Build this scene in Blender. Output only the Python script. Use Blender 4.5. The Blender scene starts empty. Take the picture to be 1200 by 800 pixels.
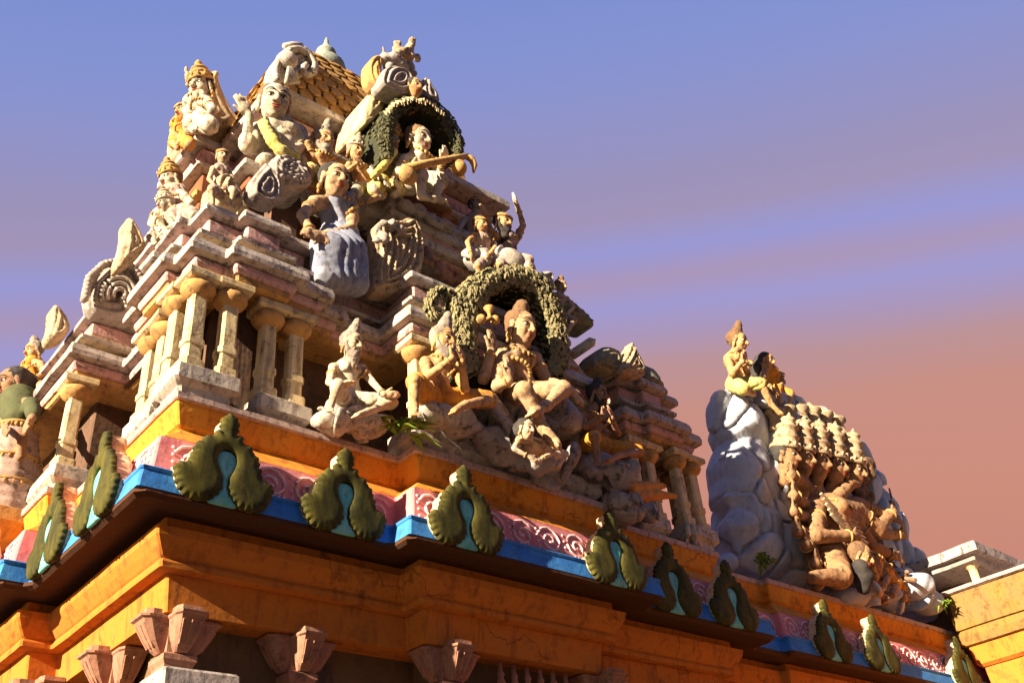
import bpy, bmesh, math, random
import numpy as np
from mathutils import Vector, Matrix, noise as mnoise
import openvdb

random.seed(7)
rng = np.random.default_rng(11)
S = bpy.context.scene
COL = S.collection
R = math.radians

# ------------------------------------------------------------------ camera
YAW, PIT, ROL, FPX = 0.75910496, 0.59434597, -0.09751288, 1159.76141
_f = np.array([math.sin(YAW)*math.cos(PIT), math.cos(YAW)*math.cos(PIT), math.sin(PIT)])
_r = np.array([math.cos(YAW), -math.sin(YAW), 0.0])
_u = np.cross(_r, _f)
_c, _s = math.cos(ROL), math.sin(ROL)
CM = np.array([_c*_r + _s*_u, -_s*_r + _c*_u, _f])
CAMZ = 1.6                      # eye height above the ground; building heights below are measured from the eye

def ray(px, py):
    return CM.T @ np.array([(px-600)/FPX, -(py-400)/FPX, 1.0])
def PY(px, py, y):
    d = ray(px, py); v = d*y/d[1]; return np.array([v[0], v[1], v[2]+CAMZ])
def PX(px, py, x):
    d = ray(px, py); v = d*x/d[0]; return np.array([v[0], v[1], v[2]+CAMZ])
def mpp(p):
    q = np.array(p) - np.array([0, 0, CAMZ])
    return float(CM[2] @ q)/FPX

cam_d = bpy.data.cameras.new('camera'); cam = bpy.data.objects.new('camera', cam_d); COL.objects.link(cam)
cam_d.sensor_width = 36.0; cam_d.lens = FPX/1200*36.0; cam_d.clip_start = 0.05; cam_d.clip_end = 3000
m4 = Matrix([[CM[0][i], CM[1][i], -CM[2][i]] for i in range(3)]).to_4x4()
m4.translation = (0, 0, CAMZ); cam.matrix_world = m4
S.camera = cam

# ------------------------------------------------------------------ materials
def mat(name, col, col2=None, dirt=(0.05, 0.04, 0.035), dirt_amt=0.35, scale=5.0, bump=0.35, rough=0.85, streak=0.3, speck=0.35, fine=60.0, stretch=None, alb=0.86, crack=0.0):
    m = bpy.data.materials.new(name); m.use_nodes = True
    nt = m.node_tree; N = nt.nodes; L = nt.links; N.clear()
    out = N.new('ShaderNodeOutputMaterial'); b = N.new('ShaderNodeBsdfPrincipled')
    b.inputs['Roughness'].default_value = rough
    b.inputs['Specular IOR Level'].default_value = 0.25
    L.new(b.outputs[0], out.inputs[0])
    g = N.new('ShaderNodeNewGeometry')
    def nse(sc, det=4, rg=0.6, vec=None):
        n = N.new('ShaderNodeTexNoise'); n.inputs['Scale'].default_value = sc
        n.inputs['Detail'].default_value = det; n.inputs['Roughness'].default_value = rg
        L.new(vec or g.outputs['Position'], n.inputs['Vector']); return n.outputs['Fac']
    def ramp(v, a, c):
        r = N.new('ShaderNodeMapRange'); r.inputs['From Min'].default_value = a; r.inputs['From Max'].default_value = c
        L.new(v, r.inputs['Value']); return r.outputs[0]
    def mul(v, k):
        x = N.new('ShaderNodeMath'); x.operation = 'MULTIPLY'; L.new(v, x.inputs[0])
        if isinstance(k, float): x.inputs[1].default_value = k
        else: L.new(k, x.inputs[1])
        return x.outputs[0]
    def mix(f, a, c):
        x = N.new('ShaderNodeMix'); x.data_type = 'RGBA'; L.new(f, x.inputs['Factor'])
        for s, v in ((6, a), (7, c)):
            if isinstance(v, tuple): x.inputs[s].default_value = (*v, 1)
            else: L.new(v, x.inputs[s])
        return x.outputs[2]
    c2 = col2 or tuple(min(1, v*0.72) for v in col)
    col = tuple(v*alb for v in col); c2 = tuple(v*alb for v in c2)
    vec = None
    if stretch:
        vm0 = N.new('ShaderNodeVectorMath'); vm0.operation = 'MULTIPLY'; vm0.inputs[1].default_value = stretch
        L.new(g.outputs['Position'], vm0.inputs[0]); vec = vm0.outputs[0]
    c = mix(ramp(nse(scale, 5, 0.65, vec), 0.35, 0.66), col, c2)
    # rain streaks running down
    vm = N.new('ShaderNodeVectorMath'); vm.operation = 'MULTIPLY'; vm.inputs[1].default_value = (9, 9, 1.2)
    L.new(g.outputs['Position'], vm.inputs[0])
    c = mix(mul(ramp(nse(1.6, 5, 0.65, vm.outputs[0]), 0.53, 0.68), float(min(1, streak*1.5))), c, dirt)
    c = mix(mul(ramp(nse(scale*2.3, 8, 0.75), 0.53, 0.62), float(min(1, dirt_amt*1.5))), c, dirt)
    c = mix(mul(ramp(nse(fine*0.55, 5, 0.7), 0.575, 0.64), float(min(1, speck*1.0))), c, dirt)
    if crack:
        wv = N.new('ShaderNodeTexNoise'); wv.inputs['Scale'].default_value = 3.0; wv.inputs['Detail'].default_value = 4; L.new(g.outputs['Position'], wv.inputs['Vector'])
        mv = N.new('ShaderNodeMix'); mv.data_type = 'VECTOR'; mv.inputs['Factor'].default_value = 0.35; L.new(g.outputs['Position'], mv.inputs[4]); L.new(wv.outputs['Color'], mv.inputs[5])
        vo = N.new('ShaderNodeTexVoronoi'); vo.feature = 'DISTANCE_TO_EDGE'; vo.inputs['Scale'].default_value = crack; L.new(mv.outputs[1], vo.inputs['Vector'])
        gate = ramp(nse(1.3, 3, 0.6), 0.48, 0.56)
        c = mix(mul(mul(ramp(vo.outputs['Distance'], 0.009, 0.002), gate), 0.5), c, tuple(v*0.35 for v in dirt))
    L.new(c, b.inputs['Base Color'])
    if bump:
        bp = N.new('ShaderNodeBump'); bp.inputs['Strength'].default_value = bump; bp.inputs['Distance'].default_value = 0.008
        a = N.new('ShaderNodeMath'); a.operation = 'ADD'; L.new(nse(fine*0.45, 3, 0.5), a.inputs[0]); L.new(nse(12, 3, 0.5), a.inputs[1])
        L.new(a.outputs[0], bp.inputs['Height']); L.new(bp.outputs[0], b.inputs['Normal'])
    return m

M = {}
M['cream'] = mat('weathered_cream_plaster', (0.76, 0.62, 0.38), (0.62, 0.44, 0.22), dirt=(0.10, 0.07, 0.05), dirt_amt=0.4, speck=0.3, streak=0.4)
M['ochre'] = mat('ochre_plaster', (0.60, 0.34, 0.12), (0.50, 0.26, 0.09), dirt_amt=0.35)
M['pink'] = mat('faded_pink_plaster', (0.66, 0.42, 0.39), (0.58, 0.32, 0.31), dirt_amt=0.45, speck=0.4)
M['grey'] = mat('stained_grey_plaster', (0.54, 0.46, 0.42), (0.40, 0.33, 0.31), dirt_amt=0.5, speck=0.4, streak=0.5, crack=2.5)
M['slab'] = mat('grey_slab_plaster', (0.60, 0.52, 0.45), (0.44, 0.38, 0.33), dirt_amt=0.45, speck=0.4, crack=2.2)
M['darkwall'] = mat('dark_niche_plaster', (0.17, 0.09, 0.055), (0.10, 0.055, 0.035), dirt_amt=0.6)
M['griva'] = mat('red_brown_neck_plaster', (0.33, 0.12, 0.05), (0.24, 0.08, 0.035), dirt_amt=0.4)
M['orange'] = mat('orange_painted_plaster', (0.74, 0.25, 0.025), (0.70, 0.32, 0.04), dirt=(0.20, 0.055, 0.012), dirt_amt=0.4, streak=0.4, speck=0.25, scale=3, crack=1.6)
M['orange_dull'] = mat('dull_orange_painted_plaster', (0.64, 0.195, 0.022), (0.56, 0.19, 0.03), dirt=(0.13, 0.045, 0.015), dirt_amt=0.22, streak=0.4, speck=0.25, scale=3, bump=0.2, crack=1.3)
M['yellow'] = mat('yellow_ochre_plaster', (0.30, 0.165, 0.035), (0.25, 0.15, 0.055), dirt=(0.10, 0.05, 0.015), dirt_amt=0.45, streak=0.4, speck=0.3, crack=1.2)
M['frieze'] = mat('rose_painted_plaster', (0.66, 0.21, 0.235), (0.72, 0.28, 0.29), dirt=(0.45, 0.10, 0.12), dirt_amt=0.4, streak=0.15, speck=0.2)
M['scroll'] = mat('pale_rose_relief', (0.92, 0.64, 0.64), (0.86, 0.50, 0.52), dirt_amt=0.1, speck=0.1, streak=0.05)
M['blue'] = mat('blue_painted_plaster', (0.035, 0.20, 0.62), (0.06, 0.28, 0.68), dirt=(0.03, 0.07, 0.18), dirt_amt=0.35, streak=0.25, speck=0.2)
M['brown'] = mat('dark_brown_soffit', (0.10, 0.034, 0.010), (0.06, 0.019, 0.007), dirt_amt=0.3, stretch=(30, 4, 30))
M['ledge_edge'] = mat('pale_mauve_edge', (0.58, 0.42, 0.36), (0.44, 0.32, 0.30), dirt_amt=0.4)
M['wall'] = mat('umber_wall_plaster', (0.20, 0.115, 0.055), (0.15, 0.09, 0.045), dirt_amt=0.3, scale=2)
M['bracket'] = mat('terracotta_capital', (0.42, 0.20, 0.13), (0.36, 0.18, 0.12), dirt_amt=0.35, speck=0.3)
M['olive'] = mat('olive_feather_paint', (0.026, 0.028, 0.006), (0.105, 0.088, 0.012), dirt=(0.012, 0.011, 0.006), dirt_amt=0.3, scale=5, fine=45, stretch=(2.5, 2.5, 0.9), bump=0.12)
M['orncream'] = mat('ornament_side_cream', (0.74, 0.58, 0.36), (0.70, 0.46, 0.30), dirt_amt=0.35)
M['teal'] = mat('turquoise_paint', (0.10, 0.50, 0.50), (0.26, 0.66, 0.62), dirt_amt=0.2, scale=9)
M['skin'] = mat('ochre_flesh_paint', (0.62, 0.37, 0.18), (0.50, 0.25, 0.10), dirt_amt=0.42, speck=0.45, streak=0.45)
M['skin_orange'] = mat('orange_flesh_paint', (0.70, 0.32, 0.07), (0.58, 0.22, 0.045), dirt_amt=0.3, speck=0.25)
M['skin_pale'] = mat('pale_flesh_paint', (0.74, 0.54, 0.36), (0.64, 0.42, 0.25), dirt_amt=0.3, speck=0.25)
M['skin_white'] = mat('cream_white_paint', (0.66, 0.55, 0.42), (0.52, 0.39, 0.27), dirt_amt=0.4, speck=0.45, streak=0.5)
M['skin_brown'] = mat('brown_flesh_paint', (0.40, 0.22, 0.13), (0.32, 0.16, 0.09), dirt_amt=0.4, speck=0.35)
M['hair_dark'] = mat('black_hair_paint', (0.03, 0.026, 0.028), (0.07, 0.06, 0.055), dirt_amt=0.3, bump=0.6)
M['hair_grey'] = mat('grey_beard_paint', (0.40, 0.33, 0.27), (0.24, 0.19, 0.16), dirt_amt=0.5, bump=0.6)
M['hair_brown'] = mat('brown_hair_paint', (0.16, 0.085, 0.045), (0.28, 0.15, 0.07), dirt_amt=0.4, bump=0.6)
M['gold'] = mat('gold_ochre_paint', (0.60, 0.36, 0.12), (0.46, 0.25, 0.09), dirt_amt=0.5, speck=0.4)
M['skin_tan'] = mat('tan_flesh_paint', (0.58, 0.37, 0.21), (0.46, 0.26, 0.14), dirt_amt=0.4, speck=0.4, streak=0.4)
M['cloth_white'] = mat('white_cloth_paint', (0.64, 0.56, 0.44), (0.48, 0.40, 0.29), dirt_amt=0.45, speck=0.45, streak=0.5)
M['cloth_yellow'] = mat('yellow_cloth_paint', (0.68, 0.55, 0.13), (0.58, 0.50, 0.20), dirt_amt=0.3)
M['cloth_orange'] = mat('saffron_cloth_paint', (0.74, 0.34, 0.05), (0.62, 0.24, 0.035), dirt_amt=0.3)
M['cloth_blue'] = mat('blue_grey_cloth_paint', (0.22, 0.25, 0.38), (0.32, 0.32, 0.38), dirt_amt=0.4)
M['cloth_green'] = mat('green_cloth_paint', (0.11, 0.115, 0.045), (0.075, 0.085, 0.035), dirt_amt=0.3)
M['cloth_pinkwhite'] = mat('pinkish_cloth_paint', (0.50, 0.36, 0.31), (0.38, 0.26, 0.22), dirt_amt=0.5, speck=0.5)
M['eye_white'] = mat('eye_white_paint', (0.8, 0.76, 0.68), None, dirt_amt=0, speck=0, streak=0, bump=0, rough=0.5)
M['eye_dark'] = mat('eye_black_paint', (0.015, 0.012, 0.012), None, dirt_amt=0, speck=0, streak=0, bump=0, rough=0.5)
M['lip'] = mat('red_lip_paint', (0.42, 0.09, 0.06), None, dirt_amt=0.1, speck=0, streak=0, bump=0)
M['rock'] = mat('blue_grey_rock_paint', (0.56, 0.58, 0.63), (0.46, 0.48, 0.56), dirt=(0.14, 0.14, 0.17), dirt_amt=0.2, speck=0.15, streak=0.2, scale=3)
M['boulder'] = mat('grey_boulder_paint', (0.42, 0.37, 0.35), (0.28, 0.24, 0.25), dirt_amt=0.55, speck=0.4, scale=4)
M['boulder_pale'] = mat('pale_boulder_paint', (0.62, 0.54, 0.44), (0.36, 0.32, 0.32), dirt_amt=0.5, speck=0.4, scale=5)
M['leaf'] = mat('mossy_leaf_stucco', (0.36, 0.30, 0.15), (0.20, 0.18, 0.09), dirt_amt=0.5, scale=9)
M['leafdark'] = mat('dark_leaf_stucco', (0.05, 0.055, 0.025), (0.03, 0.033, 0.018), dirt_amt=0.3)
M['carve'] = mat('carved_grey_stucco', (0.46, 0.39, 0.35), (0.34, 0.29, 0.27), dirt_amt=0.35, speck=0.4)
M['carve_warm'] = mat('carved_warm_stucco', (0.56, 0.42, 0.27), (0.42, 0.29, 0.18), dirt_amt=0.5, speck=0.5)
M['tile'] = mat('mossy_terracotta_tile', (0.56, 0.30, 0.09), (0.40, 0.24, 0.09), dirt=(0.09, 0.08, 0.03), dirt_amt=0.5, speck=0.5, scale=8)
M['finial'] = mat('grey_green_finial', (0.34, 0.38, 0.33), (0.26, 0.30, 0.28), dirt_amt=0.4)
M['dome'] = mat('mossy_dome_stucco', (0.22, 0.22, 0.15), (0.30, 0.27, 0.19), dirt_amt=0.6, speck=0.6)
M['garland'] = mat('faded_maroon_stucco', (0.26, 0.10, 0.09), (0.36, 0.22, 0.17), dirt_amt=0.5)
M['plant'] = mat('plant_green', (0.12, 0.22, 0.02), (0.20, 0.28, 0.03), dirt_amt=0.1, speck=0.1, streak=0, bump=0.1, rough=0.5)
M['metal'] = mat('dull_blue_metal', (0.10, 0.12, 0.20), None, dirt_amt=0.2, rough=0.4)
M['ground'] = mat('sandy_courtyard', (0.09, 0.06, 0.042), (0.075, 0.05, 0.036), dirt_amt=0.3, scale=0.6, fine=20, streak=0)

# ------------------------------------------------------------------ object helpers
ORG = {}
def org(o): return ORG.get(o.name, np.zeros(3)) if o else np.zeros(3)
def empty(name, loc, label, cat, group=None):
    o = bpy.data.objects.new(name, None); COL.objects.link(o); o.location = tuple(loc); o.empty_display_size = 0.2
    ORG[o.name] = np.array(loc, float); tag(o, label, cat, group); return o
def tag(o, label, cat, group=None):
    o['label'] = label; o['category'] = cat
    if group: o['group'] = group
def mk(name, V, F, m, parent=None, smooth=True, base=None):
    """link one mesh object; V in world coordinates"""
    V = np.asarray(V, float)
    og = org(parent) if parent else (np.array(base, float) if base is not None else np.array([(V[:,0].min()+V[:,0].max())/2, (V[:,1].min()+V[:,1].max())/2, V[:,2].min()]))
    me = bpy.data.meshes.new(name)
    if isinstance(F, np.ndarray):
        nf = len(F); k = F.shape[1]
        me.vertices.add(len(V)); me.vertices.foreach_set('co', (V-og).astype(np.float32).ravel())
        me.loops.add(nf*k); me.loops.foreach_set('vertex_index', F.astype(np.int32).ravel())
        me.polygons.add(nf); me.polygons.foreach_set('loop_start', np.arange(0, nf*k, k, dtype=np.int32))
        me.update(calc_edges=True); me.validate()
    else:
        me.from_pydata([tuple(v) for v in (V-og)], [], F); me.validate()
    me.polygons.foreach_set('use_smooth', [smooth]*len(me.polygons))
    me.materials.append(m); me.update()
    o = bpy.data.objects.new(name, me); COL.objects.link(o)
    if parent: o.parent = parent
    else: o.location = tuple(og)
    ORG[o.name] = og
    return o
class MB:
    """collects plain shapes into one mesh"""
    def __init__(s): s.V = []; s.F = []
    def add(s, V, F):
        n = len(s.V); s.V += [tuple(v) for v in V]; s.F += [tuple(i+n for i in f) for f in F]
    def build(s, name, m, parent=None, smooth=False, base=None): return mk(name, np.array(s.V), s.F, m, parent, smooth, base)
    def tube(s, pts, r, n=6, closed=False):
        pts = [np.array(p, float) for p in pts]; k = len(pts); rs = r if isinstance(r, (list, tuple)) else [r]*k
        V = []; F = []
        for i, p in enumerate(pts):
            a = pts[(i-1) % k] if (closed or i > 0) else p; b = pts[(i+1) % k] if (closed or i < k-1) else p
            t = b-a; t = t/(np.linalg.norm(t)+1e-9)
            h = np.array([0, 0, 1.0]) if abs(t[2]) < 0.9 else np.array([1.0, 0, 0])
            e1 = np.cross(t, h); e1 /= np.linalg.norm(e1); e2 = np.cross(t, e1)
            for j in range(n):
                q = 2*math.pi*j/n; V.append(p + rs[i]*(math.cos(q)*e1+math.sin(q)*e2))
        for i in range(k if closed else k-1):
            for j in range(n):
                a = i*n+j; b = i*n+(j+1) % n; c = ((i+1) % k)*n+(j+1) % n; d = ((i+1) % k)*n+j; F.append((a, b, c, d))
        if not closed: F += [tuple(range(n-1, -1, -1)), tuple(range((k-1)*n, k*n))]
        s.add(V, F)
    def lathe(s, c, prof, n=20, sq=False):
        V = []; F = []
        for (r, z) in prof:
            for j in range(n):
                q = 2*math.pi*(j+0.5)/n; V.append((c[0]+r*math.cos(q), c[1]+r*math.sin(q), c[2]+z))
        k = len(prof)
        for i in range(k-1):
            for j in range(n): F.append((i*n+j, i*n+(j+1) % n, (i+1)*n+(j+1) % n, (i+1)*n+j))
        F += [tuple(range(n-1, -1, -1)), tuple(range((k-1)*n, k*n))]
        s.add(V, F)
    def ell(s, c, r, n=12, rot=None):
        V = []; F = []; m = n//2+1
        for i in range(m+1):
            th = math.pi*i/m
            for j in range(n):
                q = 2*math.pi*j/n; v = np.array([r[0]*math.sin(th)*math.cos(q), r[1]*math.sin(th)*math.sin(q), r[2]*math.cos(th)])
                if rot is not None: v = rot @ v
                V.append(np.array(c)+v)
        for i in range(m):
            for j in range(n): F.append((i*n+j, (i+1)*n+j, (i+1)*n+(j+1) % n, i*n+(j+1) % n))
        s.add(V, F)

def jit(x, y, z, amp, f=3.0, sd=0.0):
    v = Vector((x*f+sd, y*f-sd, z*f)); return (mnoise.noise(v) + 0.5*mnoise.noise(v*3.1))*amp
def ring(plan, off, chamf=0.012, seg=0.14):
    """offset a closed CCW rectilinear plan outwards, with small chamfers, subdivided"""
    n = len(plan); P = [np.array(p, float) for p in plan]; V = []
    for i in range(n):
        a = P[i]-P[i-1]; b = P[(i+1) % n]-P[i]; a = a/np.linalg.norm(a); b = b/np.linalg.norm(b)
        na = np.array([a[1], -a[0]]); nb = np.array([b[1], -b[0]])
        V.append((P[i]+off*(na+nb)/(1+na@nb), a, b))
    out = []
    for i in range(n):
        p, a, b = V[i]; q = V[(i+1) % n][0]; L0 = np.linalg.norm(P[(i+1) % n]-P[i])
        c = min(chamf, L0*0.2)
        out.append(p-a*min(chamf, np.linalg.norm(P[i]-P[i-1])*0.2)); out.append(p+b*c)
        k = max(1, int(L0/seg))
        for j in range(1, k): out.append(p+(q-p)*j/k)
    return out
def band(name, plan, prof, m, parent, amp=0.006, seg=0.14, chamf=0.012, smooth=False, seed=0.0, keep=False):
    """a moulding: plan swept through the profile [(offset, z), ...] from bottom to top; z measured from the eye"""
    rows = []
    for (o, z) in prof: rows.append((ring(plan, o, chamf, seg), z+CAMZ))
    n = len(rows[0][0]); V = []; F = []
    for ri, (r, z) in enumerate(rows):
        for (x, y) in r:
            d = jit(x, y, z*1.5, amp, 3.0, seed); V.append((x+d, y+d*0.9, z+jit(y, x, z, amp*0.7, 2.4, seed+5)))
    for i in range(len(rows)-1):
        for j in range(n): F.append((i*n+j, i*n+(j+1) % n, (i+1)*n+(j+1) % n, (i+1)*n+j))
    F += [tuple(range(n-1, -1, -1)), tuple(range((len(rows)-1)*n, len(rows)*n))]
    return mk(name, V, F, m, parent, smooth)
def quad(front, c):
    """repeat a front path (left corner .. right corner) on all four sides"""
    P = []
    for k in range(4):
        for (x, y) in front:
            for _ in range(k): x, y = -y, x
            P.append((c[0]+x, c[1]+y))
    return P
def sym(left):
    """mirror a left-half front path; the last corner belongs to the next side"""
    return left + [(-x, y) for (x, y) in reversed(left)][:-1]
def rect(x0, x1, y0, y1): return [(x0, y0), (x1, y0), (x1, y1), (x0, y1)]

# ------------------------------------------------------------------ distance-field modelling
def wob(p, f, sd):
    x, y, z = p
    return (np.sin(x*f+1.7*sd+np.sin(y*f*0.7+sd))*np.sin(y*f*1.13+2.1*sd+np.sin(z*f*0.8))*np.sin(z*f*0.93+0.7*sd+np.sin(x*f*0.6)))
class SDF:
    def __init__(s, vox): s.v = vox; s.p = []
    def cone(s, a, b, r1, r2=None, k=0.0, op=1):
        a = np.array(a, float); b = np.array(b, float); r2 = r1 if r2 is None else r2
        rm = max(r1, r2); s.p.append(('c', np.minimum(a, b)-rm, np.maximum(a, b)+rm, (a, b, r1, r2), k, op)); return s
    def ell(s, c, r, k=0.0, rot=None, op=1):
        c = np.array(c, float); r = np.array(r if hasattr(r, '__len__') else (r, r, r), float); rm = r.max()
        s.p.append(('e', c-rm, c+rm, (c, r, rot), k, op)); return s
    def chain(s, pts, rs, k=0.0):
        for i in range(len(pts)-1): s.cone(pts[i], pts[i+1], rs[i], rs[i+1], k)
        return s
    def mesh(s, amp=0.0, freq=30.0, sd=1.0, fn=None):
        v = s.v; adds = [q for q in s.p if q[5] > 0]
        mg = max([q[4] for q in s.p])+4*v+amp*2
        lo = np.min([q[1] for q in adds], 0)-mg; hi = np.max([q[2] for q in adds], 0)+mg
        n = np.ceil((hi-lo)/v).astype(int)+1
        while n.prod() > 6e6: v *= 1.15; n = np.ceil((hi-lo)/v).astype(int)+1
        f = np.full(n, 1.0, np.float32); ax = [lo[i]+v*np.arange(n[i]) for i in range(3)]
        for (t, a, b, pr, k, op) in s.p:
            i0 = np.maximum(0, ((a-mg-lo)/v).astype(int)); i1 = np.minimum(n, ((b+mg-lo)/v).astype(int)+2)
            if (i1 <= i0).any(): continue
            sl = tuple(slice(i0[i], i1[i]) for i in range(3))
            X, Y, Z = np.meshgrid(*[ax[i][sl[i]].astype(np.float32) for i in range(3)], indexing='ij', sparse=True)
            if t == 'c':
                A, B, r1, r2 = pr; d = B-A; L2 = max(1e-9, float(d@d))
                h = np.clip(((X-A[0])*d[0]+(Y-A[1])*d[1]+(Z-A[2])*d[2])/L2, 0, 1)
                D = np.sqrt((X-A[0]-h*d[0])**2+(Y-A[1]-h*d[1])**2+(Z-A[2]-h*d[2])**2)-(r1+(r2-r1)*h)
            else:
                C, r, rot = pr; x, y, z = X-C[0], Y-C[1], Z-C[2]
                if rot is not None:
                    q = rot.T; x, y, z = (q[0,0]*x+q[0,1]*y+q[0,2]*z, q[1,0]*x+q[1,1]*y+q[1,2]*z, q[2,0]*x+q[2,1]*y+q[2,2]*z)
                k0 = np.sqrt((x/r[0])**2+(y/r[1])**2+(z/r[2])**2); k1 = np.sqrt((x/r[0]**2)**2+(y/r[1]**2)**2+(z/r[2]**2)**2)
                D = k0*(k0-1)/np.maximum(k1, 1e-6)
            g = f[sl]
            if op > 0:
                if k > 0:
                    h = np.clip(0.5+0.5*(g-D)/k, 0, 1); f[sl] = g*(1-h)+D*h-k*h*(1-h)
                else: f[sl] = np.minimum(g, D)
            else:
                if k > 0:
                    h = np.clip(0.5-0.5*(g+D)/k, 0, 1); f[sl] = g*(1-h)-D*h+k*h*(1-h)
                else: f[sl] = np.maximum(g, -D)
        if amp or fn:
            X, Y, Z = np.meshgrid(*ax, indexing='ij', sparse=True)
            if amp: f = f+(amp*(wob((X, Y, Z), freq, sd)+0.5*wob((Y, Z, X), freq*2.3, sd+3))).astype(np.float32)
            if fn: f = fn(f, X, Y, Z)
        f = np.clip(f, -4*v, 4*v).astype(np.float64)
        g = openvdb.FloatGrid(float(4*v)); g.copyFromArray(f)
        P, Q = g.convertToQuads(0.0)
        return P*v+lo, Q
    def build(s, name, m, parent=None, amp=0.0, freq=30.0, sd=1.0, fn=None, base=None):
        V, Q = s.mesh(amp, freq, sd, fn); return mk(name, V, Q, m, parent, True, base)

def poly_sdf(poly, n, lo, v):
    """signed distance (inside negative) of a polygon on a 2-D grid"""
    U = lo[0]+v*np.arange(n[0])[:, None]; W = lo[1]+v*np.arange(n[1])[None, :]
    d = np.full((n[0], n[1]), 1e9); sg = np.ones((n[0], n[1])); k = len(poly)
    for i in range(k):
        a = np.array(poly[i], float); b = np.array(poly[i-1], float); e = b-a; wu = U-a[0]; ww = W-a[1]
        t = np.clip((wu*e[0]+ww*e[1])/(e@e+1e-12), 0, 1); d = np.minimum(d, (wu-e[0]*t)**2+(ww-e[1]*t)**2)
        c1 = (W >= a[1]) & (W < b[1]); c2 = (W < a[1]) & (W >= b[1]); cr = e[0]*ww-e[1]*wu
        sg = np.where((c1 & (cr > 0)) | (c2 & (cr < 0)), -sg, sg)
    return np.sqrt(d)*sg
def smooth_poly(p, it=1):
    for _ in range(it):
        q = []
        for i in range(len(p)):
            a = np.array(p[i], float); b = np.array(p[(i+1) % len(p)], float); q += [a*0.75+b*0.25, a*0.25+b*0.75]
        p = q
    return p
def pillow(poly, v, thick, rise, lam=0.0, carve=0.0, pits=0.0, sd=1.0, edge=0.03):
    """plate with a rounded, carved front; returns verts (u, depth, w): depth 0 = back, negative = towards the viewer"""
    poly = np.array(poly, float); lo = poly.min(0)-4*v; hi = poly.max(0)+4*v; n = np.ceil((hi-lo)/v).astype(int)+1
    d = poly_sdf(poly, n, lo, v); ins = np.maximum(-d, 0)
    h = thick+rise*np.sqrt(np.clip(1-(1-np.minimum(ins/edge, 1))**2, 0, 1))
    U = lo[0]+v*np.arange(n[0])[:, None]; W = lo[1]+v*np.arange(n[1])[None, :]
    if carve: h = h+carve*np.cos(2*np.pi*ins/lam+1.2*np.sin(U*9+sd)+1.0*np.sin(W*11+2*sd))*np.minimum(ins/(lam*0.5), 1)
    if pits: h = h+pits*np.sin(U*70+3*np.sin(W*23+sd))*np.sin(W*64+2*np.sin(U*31+sd))
    top = h.max()+4*v; nd = int(math.ceil((top+4*v)/v))+1; dz = -4*v+v*np.arange(nd)
    D = dz[None, None, :]
    f = np.maximum(np.maximum(d[:, :, None], -D), (D-h[:, :, None])*0.8)
    f = np.clip(f, -4*v, 4*v)
    g = openvdb.FloatGrid(float(4*v)); g.copyFromArray(f.astype(np.float64)); P, Q = g.convertToQuads(0.0)
    P = P*v+np.array([lo[0], lo[1], -4*v])
    return np.stack([P[:, 0], -P[:, 2], P[:, 1]], 1), Q          # (u, -height, w)
def plaque(name, px, plane, at, m, parent=None, thick=0.06, rise=0.04, lam=0.07, carve=0.012, pits=0.0, sd=1.0, v=0.011, edge=0.05, sm=1, base=None):
    """carved plate standing in the plane y=at (faces -Y) or x=at (faces -X), outline given as picture points"""
    W = [PY(a, b, at) if plane == 'y' else PX(a, b, at) for (a, b) in px]
    poly = [(w[0], w[2]) for w in W] if plane == 'y' else [(-w[1], w[2]) for w in W]
    P, Q = pillow(smooth_poly(poly, sm), v, thick, rise, lam, carve, pits, sd, edge)
    V = np.stack([P[:, 0], at+P[:, 1]+thick, P[:, 2]], 1) if plane == 'y' else np.stack([at+P[:, 1]+thick, -P[:, 0], P[:, 2]], 1)
    return mk(name, V, Q, m, parent, True, base)
# ------------------------------------------------------------------ ground and sky
gm = MB(); gm.add([(-900, -900, 0), (900, -900, 0), (900, 900, 0), (-900, 900, 0)], [(0, 1, 2, 3)])
g_ = gm.build('ground', M['ground'], base=(0, 0, 0)); g_['kind'] = 'structure'

SUN_EL, SUN_AZ = R(19.5), R(6)       # azimuth: from -X, turned this much towards the viewer (-Y)
sd_ = Vector((-math.cos(SUN_EL)*math.cos(SUN_AZ), -math.cos(SUN_EL)*math.sin(SUN_AZ), math.sin(SUN_EL)))
sl = bpy.data.lights.new('sun', 'SUN'); so = bpy.data.objects.new('sun', sl); COL.objects.link(so)
sl.energy = 5.0; sl.angle = R(0.5); sl.color = (1.0, 0.83, 0.58)
so.rotation_euler = sd_.to_track_quat('Z', 'Y').to_euler(); so.location = (-20, -5, 20)

w = bpy.data.worlds.new('World'); S.world = w; w.use_nodes = True
nt = w.node_tree; N = nt.nodes; L = nt.links; N.clear()
wo = N.new('ShaderNodeOutputWorld'); bg = N.new('ShaderNodeBackground'); L.new(bg.outputs[0], wo.inputs[0])
bg.inputs['Strength'].default_value = 0.1
sky = N.new('ShaderNodeTexSky'); sky.sky_type = 'NISHITA'; sky.sun_disc = False
sky.sun_elevation = SUN_EL; sky.sun_rotation = math.atan2(sd_.x, sd_.y)
tc = N.new('ShaderNodeTexCoord')
sep = N.new('ShaderNodeSeparateXYZ'); L.new(tc.outputs['Generated'], sep.inputs[0])
def math_(op, a, b=None):
    x = N.new('ShaderNodeMath'); x.operation = op
    for i, q in enumerate((a, b)):
        if q is None: continue
        if isinstance(q, (int, float)): x.inputs[i].default_value = q
        else: L.new(q, x.inputs[i])
    return x.outputs[0]
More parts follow.
